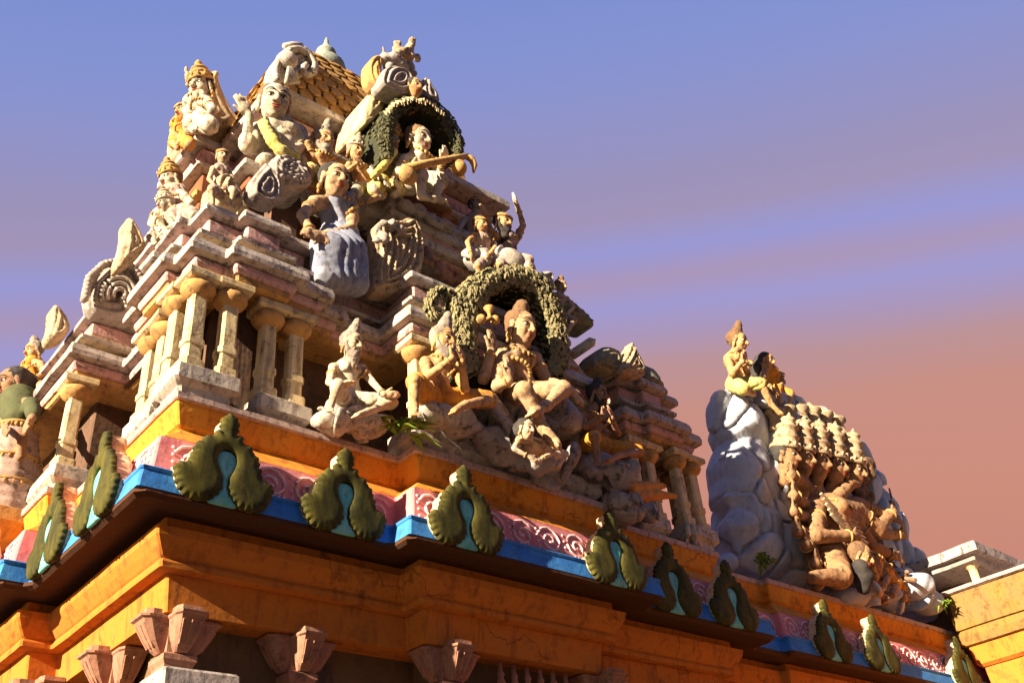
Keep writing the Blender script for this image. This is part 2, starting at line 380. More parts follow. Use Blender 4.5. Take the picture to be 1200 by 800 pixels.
# dusk sky: blue overhead falling to salmon, in slightly tilted layers
dt = N.new('ShaderNodeVectorMath'); dt.operation = 'DOT_PRODUCT'; dt.inputs[1].default_value = (-0.3146, -0.3383, 0.8869)
L.new(tc.outputs['Generated'], dt.inputs[0])
mp = N.new('ShaderNodeMapping'); mp.inputs['Rotation'].default_value = (R(20), R(-19), 0); mp.inputs['Scale'].default_value = (1.0, 1.0, 7.0)
L.new(tc.outputs['Generated'], mp.inputs[0])
n1 = N.new('ShaderNodeTexNoise'); n1.inputs['Scale'].default_value = 1.6; n1.inputs['Detail'].default_value = 4; n1.inputs['Roughness'].default_value = 0.5
L.new(mp.outputs[0], n1.inputs['Vector'])
t2 = math_('ADD', dt.outputs['Value'], math_('MULTIPLY', math_('SUBTRACT', n1.outputs['Fac'], 0.5), 0.028))
cr = N.new('ShaderNodeValToRGB'); L.new(math_('ADD', t2, 0.5), cr.inputs[0])
def lin(c): return tuple(((v/255+0.055)/1.055)**2.4 if v/255 > 0.04045 else v/255/12.92 for v in c)
stops = [(0.0, (150, 92, 70)), (0.30, (200, 124, 96)), (0.43, (207, 136, 110)), (0.53, (203, 141, 124)), (0.575, (190, 146, 148)), (0.61, (172, 150, 187)), (0.635, (162, 154, 209)), (0.662, (173, 150, 185)), (0.69, (155, 153, 213)), (0.725, (163, 148, 184)), (0.76, (158, 147, 186)), (0.81, (148, 148, 200)), (0.87, (135, 148, 211)), (0.95, (126, 144, 212)), (1.0, (120, 140, 210))]
while len(cr.color_ramp.elements) < len(stops): cr.color_ramp.elements.new(0.5)
for e, (q, c) in zip(cr.color_ramp.elements, stops): e.position = q; e.color = (*lin(c), 1)
vs = N.new('ShaderNodeVectorMath'); vs.operation = 'SCALE'; vs.inputs['Scale'].default_value = 2.55; L.new(cr.outputs[0], vs.inputs[0])
vk = N.new('ShaderNodeVectorMath'); vk.operation = 'SCALE'; vk.inputs['Scale'].default_value = 0.03; L.new(sky.outputs[0], vk.inputs[0])
# the sky is brightest in the north-east quarter and dims towards the opposite side
dd = N.new('ShaderNodeVectorMath'); dd.operation = 'DOT_PRODUCT'; dd.inputs[1].default_value = (0.52, 0.62, 0.58); L.new(tc.outputs['Generated'], dd.inputs[0])
mr = N.new('ShaderNodeMapRange'); mr.inputs['From Min'].default_value = -0.2; mr.inputs['From Max'].default_value = 0.60; mr.inputs['To Min'].default_value = 0.24; L.new(dd.outputs['Value'], mr.inputs['Value'])
vd = N.new('ShaderNodeVectorMath'); vd.operation = 'SCALE'; L.new(vs.outputs[0], vd.inputs[0]); L.new(mr.outputs[0], vd.inputs['Scale'])
va = N.new('ShaderNodeVectorMath'); va.operation = 'ADD'; L.new(vd.outputs[0], va.inputs[0]); L.new(vk.outputs[0], va.inputs[1])
L.new(va.outputs[0], bg.inputs['Color'])
S.view_settings.view_transform = 'Standard'; S.view_settings.look = 'None'; S.view_settings.exposure = 1.9; S.view_settings.gamma = 1.0

# ------------------------------------------------------------------ temple hall (below the tower)
CX, CY = 4.69, 7.88
hall = empty('temple_hall', (CX, CY, 0), 'temple hall below the tower, orange cornice, blue band and rose frieze along its eave', 'temple hall')
# plan of the upper edge: sanctum square with a bay on each side, and the longer hall running to the right
HP = [(2.033, 5.223), (3.72, 5.223), (3.72, 5.02), (5.66, 5.02), (5.66, 5.23), (7.36, 5.23), (7.36, 5.50), (8.32, 5.50), (8.32, 5.42), (12.3, 5.42),
      (12.3, 10.54), (5.66, 10.54), (5.66, 10.74), (3.72, 10.74), (3.72, 10.54), (2.033, 10.54), (2.033, 8.85), (1.83, 8.85), (1.83, 6.91), (2.033, 6.91)]
def hb(name, prof, m, **k): return band(name, HP, prof, m, hall, **k)
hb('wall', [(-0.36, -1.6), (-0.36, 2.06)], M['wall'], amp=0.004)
hb('architrave', [(-0.16, 2.05), (-0.135, 2.262)], M['orange_dull'], amp=0.004)
hb('fillet', [(-0.10, 2.264), (-0.06, 2.27), (-0.055, 2.30), (-0.062, 2.318)], M['orange_dull'], amp=0.004)
hb('cornice', [(-0.075, 2.316), (-0.055, 2.335), (-0.02, 2.38), (0.012, 2.43), (0.022, 2.478), (-0.05, 2.49), (-0.05, 2.60)], M['orange_dull'], amp=0.004, smooth=False)
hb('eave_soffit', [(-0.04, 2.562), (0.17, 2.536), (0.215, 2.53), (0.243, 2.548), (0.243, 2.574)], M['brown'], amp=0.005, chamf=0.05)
hb('blue_band', [(0.246, 2.572), (0.226, 2.685), (0.232, 2.69), (0.236, 2.706), (0.224, 2.716), (0.13, 2.722)], M['blue'], amp=0.004)
hb('frieze', [(0.147, 2.715), (0.135, 2.80), (0.118, 2.93), (0.108, 2.99), (0.04, 2.994)], M['frieze'], amp=0.005)
hb('upper_cornice', [(0.07, 2.992), (0.08, 3.01), (0.03, 3.06), (-0.035, 3.12), (-0.078, 3.168), (-0.088, 3.18), (-0.062, 3.20), (-0.045, 3.25), (-0.022, 3.32), (-0.02, 3.35)], M['orange'], amp=0.006)
hb('parapet_edge', [(-0.008, 3.342), (0.0, 3.352), (0.0, 3.392), (-0.02, 3.402)], M['ledge_edge'], amp=0.008)
# painted scroll relief on the sloping frieze
def scrolls(x0, x1, yf, along='x'):
    mb = MB(); n = max(1, int(round((x1-x0)/0.27))); st = (x1-x0)/n
    def pt(u, t):                                        # t 0 bottom .. 1 top of the frieze
        o = 0.147-0.039*t+0.004; z = 2.725+0.255*t+CAMZ
        return (u, yf-o, z) if along == 'x' else (yf-o, u, z)
    for i in range(n):
        c = x0+(i+0.5)*st; fl = 1 if i % 2 else -1
        for k in range(2):
            P = []
            for j in range(22):
                a = j/21*3.6*math.pi; r = (0.118-0.030*a/math.pi)*(1 if k == 0 else 0.62)
                if k == 0: P.append(pt(c+fl*r*math.cos(a+0.4), 0.48+r*math.sin(a+0.4)/0.255))
            if k == 0: mb.tube(P, 0.011, 6)
        for k in range(3):
            P = [pt(c+fl*(-0.06+0.035*k)+0.03*math.sin(q*0.35), 0.06+q*0.03) for q in range(5+k)]
            mb.tube(P, 0.009, 6)
        for k in range(4): mb.ell(pt(x0+i*st+0.012, 0.18+0.2*k), (0.011, 0.011, 0.011), 6)
    return mb
for (a, b, y) in ((2.0, 3.57, 5.223), (3.62, 5.76, 5.02), (5.82, 7.46, 5.23), (7.5, 8.2, 5.50), (8.22, 11.7, 5.42)):
    scrolls(a, b, y).build('frieze_relief', M['scroll'], hall, True)
for (a, b, x) in ((5.15, 6.80, 2.033), (6.86, 8.9, 1.83)):
    scrolls(a, b, x, 'y').build('frieze_relief', M['scroll'], hall, True)


# eave ornaments: horseshoe leaf shapes with a turquoise core
half = [(0, 1.0), (.055, .975), (.085, .91), (.08, .83), (.055, .765), (.10, .78), (.14, .765), (.155, .71), (.20, .70), (.245, .68), (.25, .63), (.30, .60), (.335, .545), (.33, .49), (.37, .44), (.36, .37), (.40, .345), (.47, .33), (.51, .28), (.49, .20), (.46, .10), (.39, .03), (.29, .0), (.19, .015), (.11, .06), (.055, .13),
        (.03, .20), (.022, .28), (.065, .36), (.10, .45), (.09, .535), (.05, .585), (0, .60)]
OW, OH = 0.60, 0.60
outl = [(x*OW, z*OH) for (x, z) in half] + [(-x*OW, z*OH) for (x, z) in reversed(half[1:-1])]
def scallop(poly, amp, lam):
    pts = resample2(smooth_poly(poly, 1), 0.008); out = []; s = 0
    for i in range(len(pts)):
        a = pts[i-1]; b = pts[(i+1) % len(pts)]; t = (b-a)/(np.linalg.norm(b-a)+1e-9); n = np.array([t[1], -t[0]]); r = np.hypot(pts[i][0], pts[i][1]-.5*OH)
        k = amp*abs(math.sin(math.pi*s/lam)) if r > .17 else 0; out.append(pts[i]+n*k); s += np.linalg.norm(b-pts[i])
    return out
def resample2(poly, st):
    out = []
    for i in range(len(poly)):
        a = np.array(poly[i], float); b = np.array(poly[(i+1) % len(poly)], float); k = max(1, int(np.linalg.norm(b-a)/st))
        out += [a+(b-a)*j/k for j in range(k)]
    return out
if sum(a[0]*b[1]-a[1]*b[0] for a, b in zip(outl, outl[1:]+outl[:1])) < 0: outl = outl[::-1]
outl = scallop(outl, 0.016, 0.042)
P, Q = pillow(smooth_poly(outl, 0), 0.0075, 0.03, 0.022, 0, 0.0, 0.0, 2.0, 0.06)
ORN_F = (P, Q)
back = [(x*OW*1.0, z*OH*0.99) for (x, z) in half[:-9]] + [(0.1*OW, 0.02)]
back = back + [(-x, z) for (x, z) in reversed(back[1:])]
P2, Q2 = pillow(smooth_poly(back, 1), 0.011, 0.10, 0.004, 0, 0, 0, 1, 0.02)
inset = [(0, .60), (.09, .57), (.135, .46), (.10, .34), (.05, .25), (.07, .15), (.13, .04), (.17, .0), (0, -.012)]
inset = [(x*OW, z*OH) for (x, z) in inset] + [(-x*OW, z*OH) for (x, z) in reversed(inset[1:-1])]
P3, Q3 = pillow(smooth_poly(inset, 1), 0.008, 0.012, 0.025, 0.05, 0.004, 0, 3, 0.04)
# placed along the eave
orn_root = None
def ornament(x, y, rz, sc=1.0, zb=2.555, tilt=0.0):
    global orn_root
    loc = np.array([x, y, zb+CAMZ])
    if orn_root is None:
        f = mk('eave_ornament', P*1.0, Q, M['olive'], None, True, (0, 0, 0)); f.parent = hall
        b = mk('backing', P2+np.array([0, 0.098, 0]), Q2, M['orncream'], None, True, (0, 0, 0)); b.parent = f
        t = mk('core', P3+np.array([0, 0.004, 0]), Q3, M['teal'], None, True, (0, 0, 0)); t.parent = f
        orn_root = f; o = f
    else:
        o = orn_root.copy(); COL.objects.link(o)
        for ch in orn_root.children:
            c = ch.copy(); COL.objects.link(c); c.parent = o
    o.location = tuple(loc-ORG[hall.name]); o.rotation_euler = (tilt, 0, rz); o.scale = (sc, 1, sc*random.uniform(0.98, 1.02))
def on_front(px, py, y):
    return PY(px, py, y)[0]
YF = 5.223-0.245-0.005
for (px, py, yy) in ((262, 560, 5.223), (402, 595, 5.223), (545, 615, 5.02), (720, 655, 5.02), (788, 690, 5.23), (857, 708, 5.23), (970, 738, 5.42), (1027, 752, 5.42), (1126, 776, 5.42)):
    y = yy-0.25; ornament(on_front(px, py, y), y, random.uniform(-.02, .02), 1.0 if yy < 5.3 else 0.98)
for (yy, x) in ((5.55, 2.033), (6.35, 2.033), (7.25, 1.83), (8.5, 1.83)):
    ornament(x-0.25, yy, -math.pi/2, 1.0)

# pilasters with flaring capitals under the architrave
def flare(mb, c, d, w=0.185, h=0.215, dep=0.185):
    """one flaring lotus block; c = inner top point, d = outward direction"""
    d = np.array([d[0], d[1], 0.0]); t = np.array([-d[1], d[0], 0.0]); z = np.array([0, 0, 1.0])
    prof = [(0.0, .38, .28), (.10, .50, .42), (.30, .66, .62), (.60, .84, .82), (.82, .96, .96), (.86, 1.06, 1.06), (.92, 1.08, 1.08), (.925, .92, .90), (1.10, .90, .88)]
    V = []; F = []
    for (q, a, b) in prof:
        zz = c-z*h+z*h*q; hw = w*0.5*a; e = dep*b
        k = 0.22
        V += [zz-t*hw, zz-t*hw+d*e*(1-k), zz-t*hw*(1-k)+d*e, zz+t*hw*(1-k)+d*e, zz+t*hw+d*e*(1-k), zz+t*hw]
    n = 6
    for i in range(len(prof)-1):
        for j in range(n): F.append((i*n+j, i*n+(j+1) % n, (i+1)*n+(j+1) % n, (i+1)*n+j))
    F += [tuple(range(n-1, -1, -1)), tuple(range((len(prof)-1)*n, len(prof)*n))]
    mb.add([tuple(v) for v in V], F)
    for s in (-0.3, 0, 0.3):                              # carved flutes
        mb.tube([c+t*w*s*q+d*dep*e-z*h*(1-q2) for (q, e, q2) in ((0.62, .50, .16), (.75, .68, .4), (.95, .90, .72))], 0.009, 5)
def pilaster(x, y, dirs):
    """wall pilaster: shaft plus capital of flaring blocks; (x, y) is its face centre"""
    sh = MB(); a = 0.085
    V = [(x+sx*a, y+sy*a, z) for z in (0.3, 1.80+CAMZ) for (sx, sy) in ((-1, -1), (1, -1), (1, 1), (-1, 1))]
    sh.add(V, [(0, 1, 5, 4), (1, 2, 6, 5), (2, 3, 7, 6), (3, 0, 4, 7), (3, 2, 1, 0), (4, 5, 6, 7)])
    o = sh.build('pilaster', M['bracket'], hall)
    cp = MB()
    for (dx, dy) in dirs:
        flare(cp, np.array([x+dx*0.05, y+dy*0.05, 2.052+CAMZ]), (dx, dy))
    b = 0.10
    V = [(x+sx*q, y+sy*q, z+CAMZ) for (q, z) in ((0.085, 1.77), (b, 1.795), (b, 1.825), (0.075, 1.84), (0.075, 2.045)) for (sx, sy) in ((-1, -1), (1, -1), (1, 1), (-1, 1))]
    F = [];
    for i in range(4):
        for j in range(4): F.append((i*4+j, i*4+(j+1) % 4, (i+1)*4+(j+1) % 4, (i+1)*4+j))
    F += [(3, 2, 1, 0), (16, 17, 18, 19)]
    cp.add(V, F); cp.build('capital', M['bracket'], o)
S3 = [(-1, 0), (0, -1), (1, 0)]
pilaster(2.32, 5.50, S3+[(0, 1)])
pilaster(3.12, 5.52, S3)
pilaster(4.12, 5.30, S3); pilaster(5.60, 5.32, S3); pilaster(6.6, 5.52, S3)
pilaster(8.9, 5.72, S3)
pilaster(2.30, 6.25, [(0, -1), (-1, 0), (0, 1)]); pilaster(2.12, 7.1, [(0, -1), (-1, 0), (0, 1)])
# balustered window head between the bay pilasters
for i in range(6):
    x = 4.58+i*0.125; mb = MB(); mb.lathe((x, 5.27, 1.72+CAMZ), [(.018, 0), (.03, .02), (.022, .05), (.036, .10), (.042, .15), (.02, .21), (.03, .23), (.018, .25), (.016, .31)], 10); mb.build('window_baluster', M['bracket'], hall, True)
mb = MB(); mb.add([(x, y, z+CAMZ) for z in (1.66, 1.72) for (x, y) in rect(4.45, 5.42, 5.22, 5.34)], [(0, 1, 5, 4), (1, 2, 6, 5), (2, 3, 7, 6), (3, 0, 4, 7), (3, 2, 1, 0), (4, 5, 6, 7)])
mb.build('window_rail', M['bracket'], hall)
band('niche_slab', rect(2.19, 2.62, 5.28, 5.6), [(0, 1.56), (0.012, 1.60), (0.012, 1.70), (0, 1.715)], M['grey'], hall, amp=0.004)

# ------------------------------------------------------------------ tower
tower = empty('temple_tower', (CX, CY, 3.402+CAMZ), 'stepped temple tower of cream pillars, pink and grey ledges under a tiled roof', 'temple tower')
T1 = sym([(-2.68, -2.68), (-2.42, -2.68), (-2.42, -2.77), (-1.84, -2.77), (-1.84, -2.69), (-1.58, -2.69), (-1.58, -2.53), (-1.36, -2.53), (-1.36, -2.45), (-0.99, -2.45), (-0.99, -2.87)])
C1 = (CX, CY)
TP = quad(T1, C1)
def tb(name, prof, m, plan=TP, **k): return band(name, plan, prof, m, tower, **k)
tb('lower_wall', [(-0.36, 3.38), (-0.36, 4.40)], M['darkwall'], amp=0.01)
tb('thin_ledge', [(-0.10, 4.375), (-0.08, 4.385), (-0.075, 4.425), (-0.09, 4.432)], M['ochre'], amp=0.006)
tb('pink_band', [(-0.095, 4.428), (-0.06, 4.435), (-0.045, 4.465), (-0.045, 4.50), (-0.07, 4.512)], M['pink'], amp=0.006)
tb('grey_ledge', [(-0.03, 4.512), (0.018, 4.52), (0.024, 4.56), (0.012, 4.612), (-0.03, 4.62)], M['grey'], amp=0.010)
tb('recess_course', [(-0.15, 4.612), (-0.15, 4.85)], M['carve_warm'], amp=0.008)
tb('thin_ledge', [(-0.155, 4.78), (-0.145, 4.785), (-0.145, 4.815), (-0.155, 4.82)], M['ochre'], amp=0.005) if False else None
tb('thin_course', [(-0.075, 4.60), (-0.05, 4.625), (-0.05, 4.655), (-0.085, 4.66)], M['cream'], amp=0.008)
tb('thin_course', [(-0.10, 4.73), (-0.06, 4.735), (-0.055, 4.765), (-0.10, 4.77)], M['grey'], amp=0.009)
tb('pink_band', [(-0.19, 4.80), (-0.17, 4.83), (-0.155, 4.87), (-0.152, 4.96), (-0.18, 4.99)], M['pink'], amp=0.007)
tb('grey_ledge', [(-0.14, 4.992), (-0.092, 5.0), (-0.088, 5.03), (-0.10, 5.072), (-0.135, 5.08)], M['grey'], amp=0.010)

# pedestals and pillars of the corner pavilions (all four corners)
def rot4(x, y, k):
    for _ in range(k): x, y = -y, x
    return x, y
def pedestal(x0, x1, y0, y1, k, z0=3.40, z1=3.60):
    a = rot4(x0, y0, k); b = rot4(x1, y1, k)
    X0, X1 = sorted((a[0]+CX, b[0]+CX)); Y0, Y1 = sorted((a[1]+CY, b[1]+CY))
    band('pedestal', rect(X0, X1, Y0, Y1), [(-0.05, z0), (-0.045, z0+0.05), (-0.02, z0+0.07), (0, z0+0.09), (0.0, z1-0.01), (-0.012, z1)], M['slab'], tower, amp=0.012, seg=0.07, chamf=0.02, seed=k+x0)
pil0 = None
def pillar(x, y, k, sc=1.0):
    global pil0
    X, Y = rot4(x, y, k); loc = np.array([CX+X, CY+Y, 3.60+CAMZ])
    if pil0 is None:
        a = 0.052; V = []; F = []
        rows = [(-.012, .078), (.07, .078), (.075, .058), (.10, .056), (.19, .056), (.195, .066), (.24, .066), (.245, .055), (.55, .054), (.60, .052)]
        for (z, q) in rows:
            c = 0.3*q
            for (sx, sy) in ((-1, -1), (1, -1), (1, 1), (-1, 1)):
                px_, py_ = sx*q, sy*q
                if sx*sy > 0: V += [(px_, py_-sy*c, z), (px_-sx*c, py_, z)]
                else: V += [(px_-sx*c, py_, z), (px_, py_-sy*c, z)]
        # keep ring order counter-clockwise
        def ordr(r): return sorted(r, key=lambda v: math.atan2(v[1], v[0]))
        V2 = []
        for i in range(len(rows)): V2 += ordr(V[i*8:(i+1)*8])
        for i in range(len(rows)-1):
            for j in range(8): F.append((i*8+j, i*8+(j+1) % 8, (i+1)*8+(j+1) % 8, (i+1)*8+j))
        F += [tuple(range(7, -1, -1)), tuple(range(len(rows)*8-8, len(rows)*8))]
        sh = mk('pillar', np.array(V2), F, M['cream'], None, False, (0, 0, 0)); sh.parent = tower
        mb = MB(); mb.lathe((0, 0, 0), [(.056, .585), (.075, .60), (.105, .625), (.122, .655), (.118, .685), (.10, .70), (.07, .705)], 18)
        cp = mb.build('capital', M['ochre'], None, True, (0, 0, 0)); cp.parent = sh
        mb = MB(); q = .125
        mb.add([(sx*r, sy*r, z) for (r, z) in ((.10, .70), (q, .715), (q, .755), (q*0.97, .765)) for (sx, sy) in ((-1, -1), (1, -1), (1, 1), (-1, 1))],
               [(i*4+j, i*4+(j+1) % 4, (i+1)*4+(j+1) % 4, (i+1)*4+j) for i in range(3) for j in range(4)]+[(3, 2, 1, 0), (12, 13, 14, 15)])
        ab = mb.build('abacus', M['cream'], None, False, (0, 0, 0)); ab.parent = sh
        pil0 = sh; o = sh
    else:
        o = pil0.copy(); COL.objects.link(o)
        for ch in pil0.children:
            c = ch.copy(); COL.objects.link(c); c.parent = o
    o.location = tuple(loc-ORG[tower.name]); o.rotation_euler = (0, 0, random.uniform(-.05, .05)); o.scale = (sc, sc, 1.0)
for k in range(4):
    # k = 0 front, 3 left
    pedestal(-2.68, -2.23, -2.68, -2.30, k); pedestal(-2.08, -1.66, -2.62, -2.32, k)
    pedestal(1.66, 2.08, -2.62, -2.32, k); pedestal(-0.97, 0.97, -2.84, -2.5, k)
    if k: pedestal(2.23, 2.30, -2.66, -2.32, k)
    else: pedestal(2.23, 2.30, -2.66, -2.32, k)
    for (x, y) in ((-2.56, -2.57), (-2.33, -2.58), (-2.0, -2.52), (-1.78, -2.52), (-0.85, -2.74), (0.85, -2.74), (1.78, -2.52), (2.0, -2.52), (2.33, -2.58)):
        pillar(x, y, k)

# upper tier
UX, UY = 4.45, 7.63
UF = sym([(-1.88, -1.88), (-1.52, -1.88), (-1.52, -1.62), (-0.80, -1.62), (-0.80, -1.55), (-0.52, -1.55), (-0.52, -2.06)])
UP = quad(UF, (UX, UY))
def ub(name, prof, m, plan=UP, **k): return band(name, plan, prof, m, tower, **k)
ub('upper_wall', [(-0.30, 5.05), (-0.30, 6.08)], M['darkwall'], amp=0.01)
ub('upper_base', [(-0.10, 5.07), (-0.10, 5.25), (-0.14, 5.27)], M['grey'], amp=0.01)
ub('upper_entablature', [(-0.18, 5.88), (-0.12, 5.90), (-0.11, 5.97), (-0.13, 5.99), (-0.10, 6.0), (-0.09, 6.09)], M['griva'], amp=0.008)
ub('upper_slab', [(-0.03, 6.085), (0.0, 6.092), (0.0, 6.155), (-0.03, 6.165)], M['slab'], amp=0.010)
# short pilasters on the upper walls
for k in range(4):
    for (x, y) in ((-1.80, -1.66), (-1.45, -1.60), (-0.45, -1.80), (0.45, -1.80), (1.45, -1.60)):
        X, Y = rot4(x, y, k); mb = MB(); mb.lathe((UX+X, UY+Y, 5.25+CAMZ), [(.075, 0), (.075, .06), (.05, .07), (.048, .42), (.07, .46), (.09, .50), (.09, .53), (.06, .55), (.06, .66)], 8); mb.build('upper_pilaster', M['cream'], tower)
# slabs of the projecting bays, carrying seated groups
for k in range(4):
    a = rot4(-0.54, -2.08, k); b = rot4(0.54, -1.2, k)
    X0, X1 = sorted((a[0]+UX, b[0]+UX)); Y0, Y1 = sorted((a[1]+UY, b[1]+UY))
    band('bay_slab', rect(X0, X1, Y0, Y1), [(-0.05, 6.14), (-0.03, 6.20), (0.0, 6.21), (0.0, 6.30), (-0.02, 6.31)], M['grey'], tower, amp=0.010, seg=0.08, seed=k)
for k in range(4):                                       # courses under each bay slab
    for (o, z0, z1, m) in ((.07, 6.00, 6.145, 'pink'), (.02, 5.90, 5.99, 'grey'), (.09, 5.78, 5.895, 'ochre'), (.04, 5.70, 5.775, 'slab')):
        a = rot4(-0.54+o, -2.08+o, k); b = rot4(0.54-o, -1.2, k)
        X0, X1 = sorted((a[0]+UX, b[0]+UX)); Y0, Y1 = sorted((a[1]+UY, b[1]+UY))
        band('bay_course', rect(X0, X1, Y0, Y1), [(-.02, z0), (0, z0+.01), (0, z1-.01), (-.01, z1)], M[m], tower, amp=0.008, seg=0.08, seed=k+z0)
# neck below the roof
NK = quad(sym([(-1.30, -1.30), (-0.42, -1.30), (-0.42, -1.66)]), (UX, UY))
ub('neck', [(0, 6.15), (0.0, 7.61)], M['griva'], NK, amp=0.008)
ub('neck_band', [(0.02, 7.36), (0.05, 7.38), (0.06, 7.50), (0.04, 7.52)], M['pink'], NK, amp=0.008)
ub('neck_ledge', [(0.03, 7.24), (0.10, 7.25), (0.10, 7.29), (0.06, 7.31)], M['slab'], NK, amp=0.009)
ub('neck_ledge', [(0.02, 6.86), (0.07, 6.87), (0.08, 6.92), (0.04, 6.94)], M['ochre'], NK, amp=0.009)
ub('neck_base', [(0.28, 6.16), (0.28, 6.42), (0.24, 6.44)], M['slab'], NK, amp=0.01)
RF = quad(sym([(-1.525, -1.525), (-0.46, -1.525), (-0.46, -1.80)]), (UX, UY))
ub('roof_slab', [(-0.02, 7.60), (0.0, 7.61), (0.0, 7.69), (-0.02, 7.70)], M['slab'], RF, amp=0.010)
# square domed roof clad in scale tiles
prof = [(1.16, 7.70), (1.16, 8.0), (1.12, 8.3), (1.03, 8.55), (0.90, 8.83), (0.72, 9.08), (0.52, 9.22), (0.30, 9.34)]
UX0, UY0 = UX, UY; UX, UY = 4.22, 7.34
def rz(s):                                               # s 0..1 along the profile
    t = s*(len(prof)-1); i = min(int(t), len(prof)-2); q = t-i
    return prof[i][0]*(1-q)+prof[i+1][0]*q, prof[i][1]*(1-q)+prof[i+1][1]*q
RS = quad([(-1, -1)], (0, 0))
V = []; F = []
for (h, z) in prof: V += [(UX+x*h, UY+y*h, z+CAMZ) for (x, y) in ((-1, -1), (1, -1), (1, 1), (-1, 1))]
for i in range(len(prof)-1):
    for j in range(4): F.append((i*4+j, i*4+(j+1) % 4, (i+1)*4+(j+1) % 4, (i+1)*4+j))
F += [(3, 2, 1, 0), tuple(range(len(V)-4, len(V)))]
mb = MB(); mb.add(V, F)
rows = 15
for k in range(4):
    for r in range(rows):
        s0, s1 = r/rows, min(1, (r+1.7)/rows); h0, z0 = rz(s0); h1, z1 = rz(s1); cnt = max(3, int(h0*2/0.17))
        for c in range(cnt):
            u0 = -1+2*(c+(0.5 if r % 2 else 0))/cnt; u1 = u0+2/cnt
            if u1 > 1.01: u1 = 1
            um = (u0+u1)/2; j = random.uniform(.035, .055)
            def q(u, h, z, o): return rot4(u*h, -(h+o), k)+(z,)
            hm, zm = rz((s0*0.6+s1*0.4)); hb_, zb_ = rz(s0*0.85+s1*0.15)
            pts = [q(um, h0, z0-0.015, j), q(u1-0.015, hb_, zb_, j*0.9), q(u1-0.01, hm, zm, j*0.6), q(um, h1, z1, 0.004), q(u0+0.01, hm, zm, j*0.6), q(u0+0.015, hb_, zb_, j*0.9)]
            bk = [q(um, h0, z0, 0.002), q(u1, hb_, zb_, 0.002), q(u0, hb_, zb_, 0.002)]
            pp = [(UX+a, UY+b, z+CAMZ) for (a, b, z) in pts+bk]
            mb.add(pp, [(0, 1, 2, 3, 4, 5), (0, 6, 7, 1), (0, 5, 8, 6)])
mb.build('tiled_roof', M['tile'], tower)
mb = MB(); mb.lathe((UX, UY, 9.40+CAMZ), [(q*0.55, w*0.80) for (q, w) in [(.34, 0), (.42, .06), (.46, .14), (.44, .22), (.36, .30), (.22, .36), (.20, .42), (.40, .50), (.47, .62), (.44, .72), (.33, .82), (.18, .90), (.16, .95), (.24, 1.0), (.22, 1.05), (.11, 1.16), (.06, 1.26), (.05, 1.32), (.02, 1.40)]], 24)
FIN = mb.build('roof_finial', M['finial'], tower, True)
UX, UY = UX0, UY0
